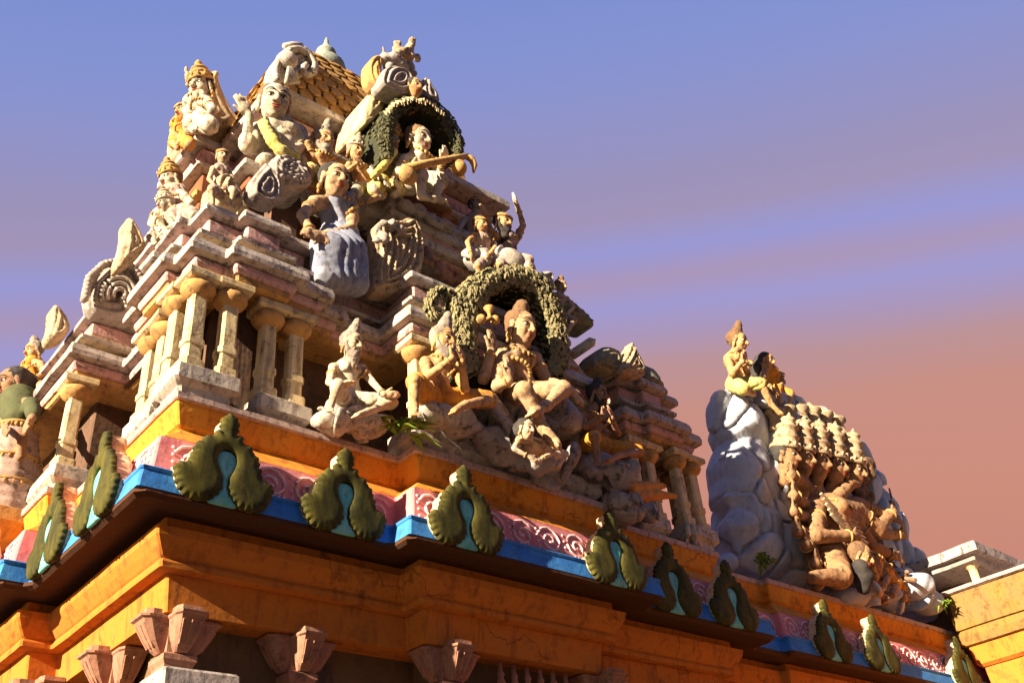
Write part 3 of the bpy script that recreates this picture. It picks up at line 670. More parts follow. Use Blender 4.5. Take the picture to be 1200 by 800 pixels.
# ------------------------------------------------------------------ figures
def rotz(a): return np.array([[math.cos(a), -math.sin(a), 0], [math.sin(a), math.cos(a), 0], [0, 0, 1]])
def unit(v): v = np.array(v, float); return v/(np.linalg.norm(v)+1e-9)
seedn = [0]
def head_parts(root, c, hh, face, tilt, skin, hairm, style, face_paint=True, beard=None, vox=None, body=None, crownm='gold', female=False, ears=True):
    """head shapes around centre c, hh = chin to crown; face = heading of the face (0 = -Y); adds skin to the body field"""
    fw = rotz(face) @ np.array([0, -math.cos(tilt), -math.sin(tilt)]); up = rotz(face) @ np.array([0, -math.sin(tilt), math.cos(tilt)])
    up = unit(up); rt = np.cross(fw, up); Rm = np.stack([rt, -fw, up], 1)
    def W(x, f, z): return c+hh*(rt*x+fw*f+up*z)
    b = body
    b.ell(W(0, -.04, .14), np.array([.345, .40, .37])*hh, 0.03*hh, Rm)
    b.ell(W(0, .10, -.16), np.array([.285, .29, .32])*hh, 0.10*hh, Rm)
    b.ell(W(0, .22, -.38), np.array([.13, .12, .10])*hh, 0.08*hh, Rm)
    for s in (-1, 1):
        b.ell(W(s*.17, .24, -.10), np.array([.12, .11, .13])*hh, 0.08*hh, Rm)
        b.ell(W(s*.14, .40, .06), np.array([.095, .09, .06])*hh, 0.04*hh, Rm, -1)
        b.cone(W(s*.05, .36, .145), W(s*.24, .28, .135), .03*hh, .025*hh, 0.03*hh)
        if ears:
            b.ell(W(s*.34, -.02, .02), np.array([.055, .11, .17])*hh, 0.02*hh, Rm)
            b.ell(W(s*.35, .0, -.20), np.array([.05, .07, .10])*hh, 0.02*hh, Rm)
    b.cone(W(0, .36, .11), W(0, .47, -.075), .042*hh, .07*hh, 0.03*hh)
    for s in (-1, 1): b.ell(W(s*.065, .41, -.09), .05*hh, 0.02*hh)
    b.ell(W(0, .365, -.20), np.array([.125, .06, .035])*hh, 0.02*hh, Rm)
    b.ell(W(0, .35, -.255), np.array([.105, .06, .04])*hh, 0.02*hh, Rm)
    if face_paint:
        for s in (-1, 1):
            mb = MB(); mb.ell(W(s*.145, .305, .055), np.array([.088, .045, .046])*hh, 10, Rm); e = mb.build('eye', M['eye_white'], root, True)
            mb = MB(); mb.ell(W(s*.145, .335, .055), np.array([.036, .022, .037])*hh, 8, Rm)
            mb.tube([W(s*.06, .335, .06), W(s*.10, .352, .10), W(s*.16, .350, .108), W(s*.24, .29, .065)], .013*hh, 5); mb.build('pupil', M['eye_dark'], e, True)
            mb = MB(); mb.tube([W(s*.055, .40, .165), W(s*.13, .372, .215), W(s*.20, .335, .215), W(s*.27, .27, .165)], [.012*hh, .02*hh, .018*hh, .008*hh], 5); mb.build('eyebrow', M['eye_dark'], root, True)
        if not beard:
            mb = MB(); mb.ell(W(0, .40, -.20), np.array([.105, .035, .022])*hh, 10, Rm); mb.ell(W(0, .385, -.25), np.array([.085, .035, .028])*hh, 10, Rm); mb.build('lips', M['lip'], root, True)
    hv = hh/28
    if hairm:
        h = SDF(hv)
        h.ell(W(0, -.13, .20), np.array([.40, .40, .36])*hh, 0, Rm)
        for s in (-1, 1): h.ell(W(s*.27, -.10, .02), np.array([.13, .22, .28])*hh, .05*hh, Rm)
        h.ell(W(0, .42, .02), np.array([.33, .36, .30])*hh, .05*hh, Rm, -1)
        if style == 'bun':
            h.ell(W(0, -.12, .58), np.array([.22, .22, .20])*hh, .05*hh, Rm); h.ell(W(0, -.12, .72), np.array([.15, .15, .13])*hh, .05*hh, Rm)
        if style == 'jata':
            h.cone(W(0, -.1, .45), W(0, -.08, .80), .28*hh, .17*hh, .06*hh); h.ell(W(0, -.08, .95), .13*hh, .05*hh)
        if style == 'long' or style == 'back':
            h.chain([W(0, -.40, .1), W(0, -.52, -.3), W(0, -.50, -.75)], [.30*hh, .30*hh, .20*hh], .08*hh)
        if style == 'sidebun': h.ell(W(-.38, -.28, .22), .24*hh, .05*hh)
        h.build('hair', M[hairm], root, .022*hh, 24/hh, 2.0+seedn[0])
    if style in ('crown', 'tallcrown', 'band'):
        mb = MB(); T = 1.0 if style == 'crown' else 1.5
        pr = {'crown': [(.40, .22), (.43, .26), (.43, .34), (.38, .37), (.35, .48), (.38, .50), (.37, .55), (.28, .60), (.25, .70), (.28, .72), (.24, .78), (.12, .86), (.10, .92), (.13, .96), (.06, 1.06), (.01, 1.12)],
              'tallcrown': [(.40, .22), (.44, .26), (.43, .36), (.37, .39), (.34, .60), (.38, .63), (.37, .70), (.30, .74), (.28, .94), (.33, .97), (.32, 1.03), (.22, 1.08), (.18, 1.2), (.23, 1.24), (.20, 1.3), (.08, 1.36), (.02, 1.5)],
              'band': [(.39, .20), (.42, .22), (.42, .30), (.385, .33)]}[style]
        V = []; F = []; n = 16
        for (r, z) in pr:
            for j in range(n):
                q = 2*math.pi*j/n; rr = r*(1+0.04*(j % 2)); V.append(W(rr*math.cos(q), -.06+rr*1.08*math.sin(q), z))
        for i in range(len(pr)-1):
            for j in range(n): F.append((i*n+j, i*n+(j+1) % n, (i+1)*n+(j+1) % n, (i+1)*n+j))
        if style != 'band': F += [tuple(range(n-1, -1, -1)), tuple(range((len(pr)-1)*n, len(pr)*n))]
        mb.add(V, F)
        for q in (range(-2, 3) if style != 'band' else ()):
            a = math.pi/2+q*0.5; r = .44; mb.ell(W(r*math.cos(a), -.06+r*1.05*math.sin(a), .38), np.array([.05, .05, .09])*hh, 6, Rm)
        mb.build('crown' if style != 'band' else 'head_band', M[crownm], root, True)
    if beard:
        d = SDF(hv)
        d.ell(W(0, .26, -.42), np.array([.24, .19, .24])*hh, .05*hh, Rm)
        L = {'short': .75, 'long': 1.15}[beard]
        d.chain([W(0, .30, -.42), W(0, .30, -.42-L*.35), W(0, .22, -.42-L*.7)], [.22*hh, .20*hh, .07*hh], .06*hh)
        for s in (-1, 1):
            d.chain([W(s*.30, .06, -.08), W(s*.27, .16, -.30), W(s*.15, .28, -.46)], [.07*hh, .10*hh, .12*hh], .05*hh)
            d.chain([W(s*.02, .42, -.165), W(s*.14, .37, -.20), W(s*.20, .32, -.33)], [.035*hh, .045*hh, .03*hh], .02*hh)
        d.build('beard', M[beard and (hairm or 'hair_grey')], root, .026*hh, 20/hh, 5.0+seedn[0])
    return W, Rm

def figure(label, plane, at, hp, head, face, chest, pelvis, arms, legs, skin='skin', hair='hair_dark', style='cap', beard=None, cloth=None, clothm='cloth_white',
           extra=None, group=None, tilt=0.36, fat=1.0, paint=None, crownm='gold', sash=None, jewel=True, name='statue', fist=False):
    """a painted stucco figure; every joint is (picture x, picture y, depth offset in metres from its plane)"""
    seedn[0] += 1; sd = seedn[0]*1.37
    def J(p):
        d = p[2] if len(p) > 2 else 0.0
        return PY(p[0], p[1], at+d) if plane == 'y' else PX(p[0], p[1], at+d)
    hc = J(head); a_ = J((head[0], head[1]-hp/2, head[2] if len(head) > 2 else 0)); b_ = J((head[0], head[1]+hp/2, head[2] if len(head) > 2 else 0))
    hh = abs(a_[2]-b_[2])*0.9
    if plane == 'x': face = face-math.pi/2
    pc, pp = J(chest), J(pelvis)
    allp = [pp, pc]+[J(q) for l in legs for q in l]
    base = np.array([pp[0], pp[1], min(p[2] for p in allp)-.1*hh])
    root = empty(name, base, label, 'statue', group)
    vox = hh/30 if hp >= 20 else hh/22
    b = SDF(vox); g = hh*fat
    b.cone(hc-np.array([0, 0, .30*hh]), pc+np.array([0, 0, .35*hh]), .19*hh, .21*hh, .05*hh)
    b.chain([pc+np.array([0, 0, .10*hh]), pc*0.45+pp*0.55, pp], [.38*g, .30*g, .38*g], .10*hh)
    out = rotz(face) @ np.array([0, -1.0, 0]); rt = np.cross(out, [0, 0, 1.0])
    for s in (-1, 1): b.ell(pc+rt*s*.19*g+out*.22*g+np.array([0, 0, .08*hh]), .17*g, .06*hh)
    b.ell(pc*0.3+pp*0.7+out*.12*g, .27*g, .10*hh)
    for ai, A in enumerate(arms):
        q = [J(p) for p in A]; b.cone(pc+np.array([0, 0, .28*hh]), q[0], .20*g, .185*g, .08*hh)
        b.cone(q[0], q[1], .175*g, .135*g, .05*hh); b.cone(q[1], q[2], .135*g, .095*g, .03*hh)
        d = unit(q[3]-q[2]) if len(q) > 3 else unit(q[2]-q[1])
        sdv = np.cross(d, out); sdv = unit(sdv) if np.linalg.norm(sdv) > 0.2 else rt
        nrm = np.cross(sdv, d); pb = q[2]+d*.05*hh
        b.ell(pb+d*.14*hh, np.array([.14, .075, .17])*hh, .05*hh, np.stack([sdv, nrm, d], 1))
        for k in range(4):
            o = (k-1.5)*.072*hh; st = pb+d*.24*hh+sdv*o; ln = (.26, .31, .29, .22)[k]*hh; cu = .10*hh*(3 if fist else 1)
            mid = st+d*ln*0.55-nrm*cu*0.15; b.cone(st, mid, .042*hh, .04*hh, .012*hh); b.cone(mid, st+d*ln-nrm*cu*0.7, .04*hh, .034*hh, .01*hh)
        th = pb+d*.06*hh-sdv*.11*hh; b.cone(th, th+d*.20*hh-sdv*.13*hh, .05*hh, .04*hh, .02*hh)
    for Lg in legs:
        q = [J(p) for p in Lg]; b.cone(pp, q[0], .26*g, .26*g, .08*hh)
        b.cone(q[0], q[1], .265*g, .19*g, .06*hh); b.cone(q[1], q[2], .185*g, .11*g, .03*hh)
        b.ell(q[1], .195*g, .03*hh)
        if len(q) > 3:
            d = unit(q[3]-q[2]); b.cone(q[2], q[3], .13*g, .10*g, .05*hh); s2 = unit(np.cross(d, [0, 0, 1]))
            for k in range(5): b.cone(q[3]+s2*(k-2)*.055*hh, q[3]+s2*(k-2)*.06*hh+d*.13*hh, .04*hh, .032*hh, .015*hh)
    paint = (hp >= 16) if paint is None else paint
    W, Rm = head_parts(root, hc, hh, face, tilt, skin, hair, style, paint, beard, None, b, crownm)
    body = b.build('body', M[skin], root, .012*hh, 15/hh, sd)
    if cloth:
        c = SDF(vox); e = .055*hh
        if 'torso' in cloth:
            c.chain([pc+np.array([0, 0, .16*hh]), pc*0.45+pp*0.55, pp], [.38*g+e, .31*g+e, .38*g+e], .10*hh)
            for s in (-1, 1): c.ell(pc+rt*s*.19*g+out*.22*g+np.array([0, 0, .08*hh]), .17*g+e, .06*hh)
        if 'sleeve' in cloth:
            for A in arms:
                q = [J(p) for p in A]; c.cone(pc+np.array([0, 0, .26*hh]), q[0], .21*g+e, .20*g+e, .08*hh); c.cone(q[0], q[0]*0.3+q[1]*0.7, .19*g+e, .19*g+e, .05*hh)
        if 'dhoti' in cloth or 'skirt' in cloth:
            c.cone(pp+np.array([0, 0, .12*hh]), pp, .35*g+e, .38*g+e, .1*hh)
            for Lg in legs:
                q = [J(p) for p in Lg]; c.cone(pp, q[0], .27*g+e, .27*g+e, .08*hh); c.cone(q[0], q[1]*0.92+q[0]*.08, .275*g+e, .205*g+e, .06*hh)
                if 'skirt' in cloth: c.cone(q[1], q[2], .22*g+e, .24*g+e, .06*hh)
            if 'skirt' in cloth and len(legs) == 2:
                a, d = [[J(p) for p in l] for l in legs]
                for t in (0.25, 0.5, 0.75):
                    c.cone(a[1]*(1-t)+d[1]*t, a[2]*(1-t)+d[2]*t, .24*g+e, .25*g+e, .14*hh)
                    c.cone(pp, a[1]*(1-t)+d[1]*t, .36*g, .24*g+e, .14*hh)
        if c.p:
            def folds(f, X, Y, Z):
                return f+(.030*hh*(1-2*np.abs(np.sin((X*1.0+Y*0.7+Z*0.42)*9/hh+1.2*np.sin(Z*4/hh)+1.0*np.sin(X*5/hh+sd)+sd))**0.8)).astype(np.float32)
            c.build('garment', M[clothm], root, .012*hh, 12/hh, sd+2, folds)
    if sash:
        pts = [J(p) for p in sash[1:]]; mb = SDF(vox*0.8)
        mb.chain(pts, [.13*hh]*len(pts), .08*hh); mb.build('sash', M[sash[0]], root, .02*hh, 22/hh, sd)
    if jewel:
        mb = MB()
        ctr = pc+np.array([0, 0, .22*hh])+out*.14*hh
        n = 18; P = [ctr+rt*.36*g*math.cos(2*math.pi*i/n)+out*(.30*g*math.sin(2*math.pi*i/n))+np.array([0, 0, -.20*hh*max(0, math.sin(2*math.pi*i/n))+.10*hh]) for i in range(n)]
        mb.tube(P, .04*hh, 6, True)
        for i in range(1, 9): mb.ell(P[i]+out*.03*hh-np.array([0, 0, .05*hh]), np.array([.05, .05, .065])*hh, 6)
        mb.build('necklace', M['gold'], root, True)
        sh_ = J(arms[-1][0]) if len(arms) < 3 else J(arms[1][0]); mb = MB(); hip = pp-rt*np.sign((sh_-pc)@rt)*.34*g
        P = [sh_*(1-t)+hip*t+out*(.40*g*math.sin(math.pi*min(1, t*1.15+.08))+.05*g) for t in np.linspace(.06, 1, 14)]
        for a in P: mb.ell(a, np.array([.06, .06, .06])*hh, 7)
        mb.tube(P, .035*hh, 5); mb.build('garland', M['gold'], root, True)
        mb = MB(); P = [pp+np.array([0, 0, .16*hh])+rt*.40*g*math.cos(2*math.pi*i/20)+out*.40*g*math.sin(2*math.pi*i/20) for i in range(20)]
        mb.tube(P, .05*hh, 6, True)
        for i in range(1, 10): mb.ell(P[i]-np.array([0, 0, .07*hh])+out*.03*hh, np.array([.05, .05, .07])*hh, 6)
        mb.build('belt', M['gold'], root, True)
        for s in (-1, 1):
            mb = MB(); mb.ell(W(s*.37, .0, -.30), np.array([.075, .075, .10])*hh, 8, Rm); mb.ell(W(s*.37, .0, -.44), np.array([.045, .045, .06])*hh, 6, Rm); mb.build('earring', M['gold'], root, True)
        for A in arms:
            q = [J(p) for p in A]
            for (u, v, t, r) in ((q[0], q[1], .45, .165), (q[1], q[2], .85, .115)):
                p0 = u+(v-u)*t; d = unit(v-u); e1 = unit(np.cross(d, [0.3, 0.2, 1])); e2 = np.cross(d, e1); mb = MB()
                mb.tube([p0+r*g*(e1*math.cos(2*math.pi*i/12)+e2*math.sin(2*math.pi*i/12)) for i in range(12)], .035*hh, 5, True)
                mb.build('bangle', M['gold'], root, True)
    if extra: extra(root, J, hh, W)
    return root

def boulder(label, plane, at, blobs, m='boulder', vox=0.016, amp=0.02, group=None, name='boulder', cracks=14, sd=1.0, depth=1.0):
    """rock built from lumps: (picture x, picture y, depth offset, radius in picture pixels, squash)"""
    s = SDF(vox); C = []
    for (px, py, d, r, sq) in blobs:
        p = PY(px, py, at+d) if plane == 'y' else PX(px, py, at+d); rr = r*mpp(p); C.append((p, rr))
        s.ell(p, np.array([rr*1.05, rr*depth, rr*sq]), 0.015)
    rg = np.random.default_rng(int(sd*100)); lo = np.min([p-r for p, r in C], 0); hi = np.max([p+r for p, r in C], 0)
    pts = lo+(hi-lo)*rg.random((cracks, 3))
    nr = rg.normal(0, 1, (cracks, 3)); nr /= np.linalg.norm(nr, axis=1)[:, None]
    def fac(f, X, Y, Z):
        d1 = np.full(f.shape, 9.0, np.float32); d2 = d1.copy(); of = np.zeros(f.shape, np.float32)
        for q, n in zip(pts, nr):
            d = np.sqrt((X-q[0])**2+(Y-q[1])**2+(Z-q[2])**2+0*f).astype(np.float32); near = d < d1
            of = np.where(near, ((X-q[0])*n[0]+(Y-q[1])*n[1]+(Z-q[2])*n[2]).astype(np.float32), of)
            d2 = np.minimum(d2, np.maximum(d1, d)); d1 = np.minimum(d1, d)
        e = d2-d1
        return f+amp*1.1*np.exp(-(e/(0.016))**2)+np.clip(of*.38, -2.2*amp, 2.2*amp)
    V, Q = s.mesh(amp*0.6, 11, sd, fac)
    o = mk(name, V, Q, M[m], None, True); tag(o, label, 'rock', group); return o

SAGE = 'seated sages and deities on the lower front'
# --- main deity under the leaf arch
def emblem(root, J, hh, W):
    mb = MB(); a = J((577, 397, -.1)); t = J((575, 366, -.1)); mb.tube([a, t], .02*hh, 6)
    mb.lathe(J((574, 374, -.1)), [(.10*hh, 0), (.09*hh, .03*hh), (.04*hh, .10*hh), (.06*hh, .2*hh), (.14*hh, .34*hh), (.13*hh, .36*hh)], 12)
    for (px, py) in ((564, 374), (580, 375)): mb.ell(J((px, py, -.1)), np.array([.13, .13, .13])*hh, 10)
    mb.build('raised_emblem', M['gold'], root, True)
figure('large pale seated deity with raised emblem, legs crossed, under the mossy leaf arch', 'y', 4.92, 40, (610, 386, -.06), R(8), (604, 428, 0), (608, 462, .06),
       [[(586, 418, .02), (567, 443, -.03), (576, 412, -.08), (577, 398, -.1)], [(590, 421, -.04), (583, 453, -.14), (596, 446, -.24), (597, 428, -.26)], [(626, 421, .0), (641, 447, -.06), (664, 453, -.22), (681, 470, -.26)]],
       [[(600, 464, 0), (614, 457, -.30), (636, 501, -.28), (653, 521, -.36)], [(620, 460, 0), (660, 456, -.24), (642, 474, -.28), (624, 484, -.32)]],
       'skin_tan', 'hair_brown', 'bun', cloth=None, extra=emblem, group=SAGE, fat=1.12)
# --- praying bearded sage
figure('bearded sage with tall matted hair and joined palms, seated just left of the deity', 'y', 4.86, 33, (519, 400, -.02), R(15), (513, 433, 0), (512, 464, .05),
       [[(499, 425, 0), (501, 441, -.10), (530, 420, -.26), (537, 398, -.26)], [(529, 426, 0), (545, 455, -.14), (541, 424, -.26), (540, 399, -.26)]],
       [[(503, 466, 0), (486, 446, -.24), (485, 475, -.20), (486, 484, -.26)], [(522, 466, 0), (576, 468, -.10), (546, 474, -.24), (532, 482, -.28)]],
       'skin', 'hair_grey', 'jata', 'long', ['dhoti'], 'cloth_orange', group=SAGE, fat=1.08)
# --- hunched sage on the pale boulder
figure('old grey bearded sage hunched on the pale boulder near the corner pillars', 'y', 5.05, 30, (412, 404, -.04), R(18), (406, 438, 0), (408, 464, .06),
       [[(391, 431, 0), (386, 448, -.08), (398, 452, -.2), (408, 448, -.26)], [(424, 432, 0), (436, 447, -.08), (450, 462, -.2), (470, 462, -.24)]],
       [[(400, 467, 0), (396, 451, -.22), (388, 474, -.20), (386, 480, -.26)], [(416, 469, 0), (460, 472, -.16), (432, 482, -.24), (418, 487, -.28)]],
       'skin_pale', 'hair_grey', 'jata', 'long', ['dhoti', 'torso'], 'cloth_white', group=SAGE)
# --- praying sage at the right
figure('dark bearded sage with joined palms and an orange knee, right of the deity', 'y', 4.98, 26, (700, 464, -.02), R(20), (692, 494, 0), (694, 518, .05),
       [[(679, 488, 0), (686, 500, -.10), (706, 488, -.22), (714, 470, -.22)], [(708, 490, 0), (724, 508, -.12), (717, 490, -.22), (714, 471, -.22)]],
       [[(690, 520, 0), (697, 512, -.24), (700, 536, -.2), (700, 542, -.25)], [(704, 522, 0), (750, 529, -.08), (724, 534, -.2), (712, 540, -.22)]],
       'skin_brown', 'hair_dark', 'bun', 'short', ['dhoti'], 'cloth_orange', group=SAGE)
# --- small demon under the foot
figure('small dark haired figure crouching under the foot of the deity', 'y', 4.62, 24, (616, 503, -.02), R(10), (624, 524, .08), (642, 532, .14),
       [[(608, 514, .05), (602, 526, 0), (618, 534, -.04)], [(634, 518, .05), (648, 530, 0), (634, 538, -.04)]],
       [[(648, 534, .1), (662, 532, .1), (655, 545, .1)]], 'skin_pale', 'hair_dark', 'long', group=SAGE)

boulder('pale boulder under the hunched sage, on the cornice edge', 'y', 5.12, [(395, 490, 0, 26, .7), (425, 497, 0, 24, .62), (438, 498, .05, 18, .7), (382, 492, .02, 16, .7)], 'boulder_pale', amp=.032, vox=.013, sd=1.3, group='boulder seats on the cornice')
boulder('grey and white boulder under the praying sage with tall hair', 'y', 4.90, [(510, 488, 0, 22, .7), (535, 494, 0, 26, .62), (550, 500, .02, 18, .7), (500, 490, .05, 14, .8)], 'boulder_pale', amp=.032, vox=.013, sd=2.1, group='boulder seats on the cornice')
boulder('dark sloping boulder bed under the deity and the crouching figure', 'y', 4.86, [(575, 510, .05, 26, .7), (600, 525, 0, 24, .7), (570, 490, .12, 24, .7), (640, 545, -.02, 28, .6), (620, 540, 0, 22, .6), (655, 535, .05, 22, .7), (605, 485, .15, 30, .8), (650, 490, .15, 28, .9)], 'boulder', amp=.032, vox=.013, sd=3.3, cracks=26, group='boulder seats on the cornice')
boulder('round dark boulder under the praying sage with the orange knee', 'y', 5.0, [(700, 548, -.02, 20, .8), (722, 555, -.04, 26, .7), (690, 545, .08, 20, .9)], 'boulder', amp=.032, vox=.013, sd=4.7, group='boulder seats on the cornice')
boulder('lowest dark boulder on the cornice, beside the right hand pillars', 'y', 5.0, [(735, 597, -.05, 24, .7), (755, 602, -.04, 18, .7), (722, 592, .05, 18, .8)], 'boulder', amp=.032, vox=.013, sd=5.2, group='boulder seats on the cornice')
# broken limbs left on the lowest boulder
s = SDF(0.012)
for (a, b, c) in (((742, 584), (768, 579), (790, 581)), ((738, 572), (760, 570), (778, 569))):
    q = [PY(p[0], p[1], 4.95) for p in (a, b, c)]; s.chain(q, [.065, .045, .025], .02)
o = s.build('broken_statue', M['skin_orange'], None, .004, 30); tag(o, 'broken orange limbs of a lost statue lying on the lowest boulder', 'statue')

# --- lady seated high with a blue grey skirt
figure('lady in a blue grey skirt seated on the upper ledge, arms on her lap', 'y', 5.52, 38, (392, 213, -.12), R(2), (394, 246, 0), (398, 276, .05),
       [[(369, 238, -.04), (354, 252, -.16), (364, 272, -.32), (372, 276, -.34)], [(413, 246, -.02), (411, 268, -.16), (378, 278, -.34), (366, 274, -.36)]],
       [[(390, 278, 0), (378, 288, -.28), (380, 326, -.26)], [(404, 282, 0), (416, 293, -.28), (418, 332, -.26)]],
       'skin_tan', 'hair_dark', 'sidebun', cloth=['torso', 'skirt'], clothm='cloth_blue', fat=1.02)
# --- boy with raised hand under the roof corner
figure('white clad figure with big head and one hand raised, under the roof corner', 'y', 5.86, 40, (321, 122, -.12), R(-16), (326, 162, 0), (330, 190, .05),
       [[(303, 158, 0), (289, 172, -.10), (292, 136, -.12), (281, 112, -.14)], [(346, 158, 0), (352, 174, -.10), (341, 176, -.22), (338, 166, -.24)]],
       [[(322, 190, .02), (310, 190, -.10), (322, 196, -.10)], [(338, 192, .02), (350, 191, -.10), (338, 197, -.10)]],
       'skin_white', 'hair_brown', 'cap', cloth=['torso', 'sleeve'], clothm='cloth_white', fat=1.05,
       sash=['cloth_yellow', (309, 146, -.24), (320, 166, -.34), (330, 178, -.36), (345, 184, -.26)], jewel=False)
ATT = 'attendants seated in a row below the roof'
figure('yellow seated attendant with grey beard, elbow lifted beside his pointed cap', 'y', 5.72, 24, (380, 166, -.05), R(0), (376, 190, 0), (378, 208, .05),
       [[(366, 186, 0), (360, 168, -.02), (370, 156, -.02)], [(389, 188, 0), (392, 204, -.1), (382, 208, -.2)]],
       [[(372, 210, 0), (364, 198, -.2), (364, 214, -.18)], [(386, 212, 0), (398, 210, -.15), (386, 216, -.2)]],
       'skin', 'hair_grey', 'jata', 'short', ['dhoti'], 'cloth_yellow', group=ATT)
figure('slim attendant with palms joined in prayer, between the yellow man and the lady', 'y', 5.62, 20, (416, 178, -.05), R(8), (420, 200, 0), (424, 220, .05),
       [[(409, 194, 0), (404, 202, -.08), (418, 192, -.18), (420, 178, -.18)], [(430, 196, 0), (434, 212, -.08), (422, 194, -.18), (421, 178, -.18)]],
       [[(418, 222, 0), (412, 232, -.15), (424, 238, -.15)], [(430, 224, 0), (448, 228, -.12), (432, 236, -.2)]],
       'skin', 'hair_grey', 'crown', cloth=['dhoti'], clothm='cloth_white', group=ATT, crownm='skin_white')
figure('lady in a yellow sash standing close behind the lute player', 'y', 5.60, 26, (455, 166, -.05), R(18), (450, 190, 0), (452, 212, .05),
       [[(462, 184, 0), (462, 200, -.06), (464, 210, -.16)], [(441, 188, 0), (434, 202, -.06), (446, 210, -.16)]],
       [[(446, 214, 0), (440, 222, -.15), (446, 230, -.15)], [(458, 216, 0), (468, 222, -.15), (460, 230, -.15)]],
       'skin_white', 'hair_dark', 'crown', cloth=['torso', 'dhoti'], clothm='cloth_yellow', group=ATT,
       sash=['cloth_yellow', (462, 178, -.16), (450, 194, -.22), (438, 206, -.2)])
def veena(root, J, hh, W): pass
figure('fair lute player in white on the high bay under the dark leafy hood', 'y', 5.45, 30, (490, 166, -.06), R(16), (490, 192, 0), (486, 212, .05),
       [[(474, 188, 0), (466, 203, -.08), (482, 197, -.24), (492, 194, -.26)], [(506, 190, 0), (515, 206, -.08), (518, 192, -.22), (521, 182, -.26)]],
       [[(478, 216, 0), (492, 206, -.26), (494, 230, -.24), (506, 233, -.30)], [(496, 214, 0), (516, 212, -.2), (510, 232, -.2), (520, 236, -.26)]],
       'skin_white', 'hair_brown', 'sidebun', cloth=['dhoti'], clothm='cloth_white', group=ATT)
mb = MB(); Y = 5.14
mb.tube([PY(474, 198, Y), PY(500, 192, Y), PY(530, 186, Y), PY(548, 183, Y)], [.045, .04, .035, .03], 8)
mb.tube([PY(546, 183, Y), PY(553, 187, Y), PY(556, 194, Y), PY(555, 202, Y)], [.03, .035, .03, .012], 8)
mb.ell(PY(538, 197, Y), (.075, .075, .085), 14); mb.ell(PY(478, 206, Y), (.09, .07, .09), 14)
o = mb.build('lute', M['gold'], None, True); tag(o, 'long necked lute with gourd held by the fair player', 'lute')
# --- figures beside the arch, upper right
RG = 'figures at the right of the upper ledge'
def club(root, J, hh, W):
    mb = MB(); mb.tube([J((608, 252, 0)), J((603, 232, 0)), J((601, 226, 0))], [.07*hh, .11*hh, .05*hh], 8); mb.build('club', M['grey'], root, True)
figure('dark bearded warrior with a raised club against the sky', 'y', 5.25, 22, (589, 262, -.04), R(12), (594, 284, 0), (595, 302, .05),
       [[(582, 278, 0), (574, 268, -.02), (569, 252, -.02)], [(606, 278, 0), (613, 264, -.02), (608, 246, -.02)]],
       [[(590, 304, 0), (584, 312, -.15), (592, 324, -.12)], [(600, 304, 0), (620, 306, -.12), (618, 324, -.12)]],
       'skin', 'hair_dark', 'band', 'short', ['dhoti', 'torso'], 'cloth_pinkwhite', group=RG, extra=club)
figure('crouching carved figure with one arm lifted, left of the bearded warrior', 'y', 5.22, 18, (563, 264, -.04), R(10), (564, 284, 0), (570, 302, .05),
       [[(555, 276, 0), (548, 284, -.06), (552, 298, -.1)], [(574, 278, 0), (580, 290, -.06), (574, 298, -.12)]],
       [[(566, 304, 0), (560, 312, -.12), (562, 322, -.1)], [(576, 304, 0), (586, 310, -.12), (582, 322, -.1)]],
       'skin', 'hair_brown', 'band', cloth=['torso', 'dhoti'], clothm='cloth_pinkwhite', group=RG)
figure('grey faced figure peering out under the high slab', 'y', 5.75, 18, (558, 242, -.04), R(8), (554, 262, 0), (552, 280, .03),
       [[(544, 258, 0), (538, 268, -.04), (546, 276, -.1)], [(564, 260, 0), (570, 270, -.04), (560, 276, -.1)]],
       [[(550, 282, 0), (546, 290, -.1), (550, 296, -.1)], [(558, 282, 0), (564, 290, -.1), (560, 296, -.1)]],
       'carve', 'hair_dark', 'band', cloth=['torso'], clothm='cloth_pinkwhite', group=RG, jewel=False)
figure('small carved figure with a topknot on the ledge right of the leaf arch', 'y', 5.25, 15, (657, 336, -.02), R(12), (655, 352, 0), (652, 370, .03),
       [[(648, 348, 0), (644, 358, -.04), (650, 366, -.08)], [(664, 350, 0), (672, 360, -.04), (664, 368, -.08)]],
       [[(648, 372, 0), (642, 380, -.1), (646, 390, -.1)], [(658, 372, 0), (672, 376, -.1), (664, 390, -.1)]],
       'carve_warm', 'hair_brown', 'bun', cloth=['torso', 'dhoti'], clothm='cloth_pinkwhite', group=RG, jewel=False)
figure('pale little figure tucked against the right edge of the leaf arch', 'y', 5.02, 13, (656, 392, -.02), R(5), (656, 406, 0), (656, 420, .03),
       [[(649, 403, 0), (646, 411, -.04), (652, 416, -.08)], [(663, 403, 0), (667, 411, -.04), (661, 416, -.08)]],
       [[(653, 422, 0), (649, 428, -.08), (652, 434, -.06)], [(660, 422, 0), (665, 428, -.08), (661, 434, -.06)]],
       'skin_white', 'hair_grey', 'bun', cloth=['torso'], clothm='cloth_pinkwhite', group=RG, jewel=False)
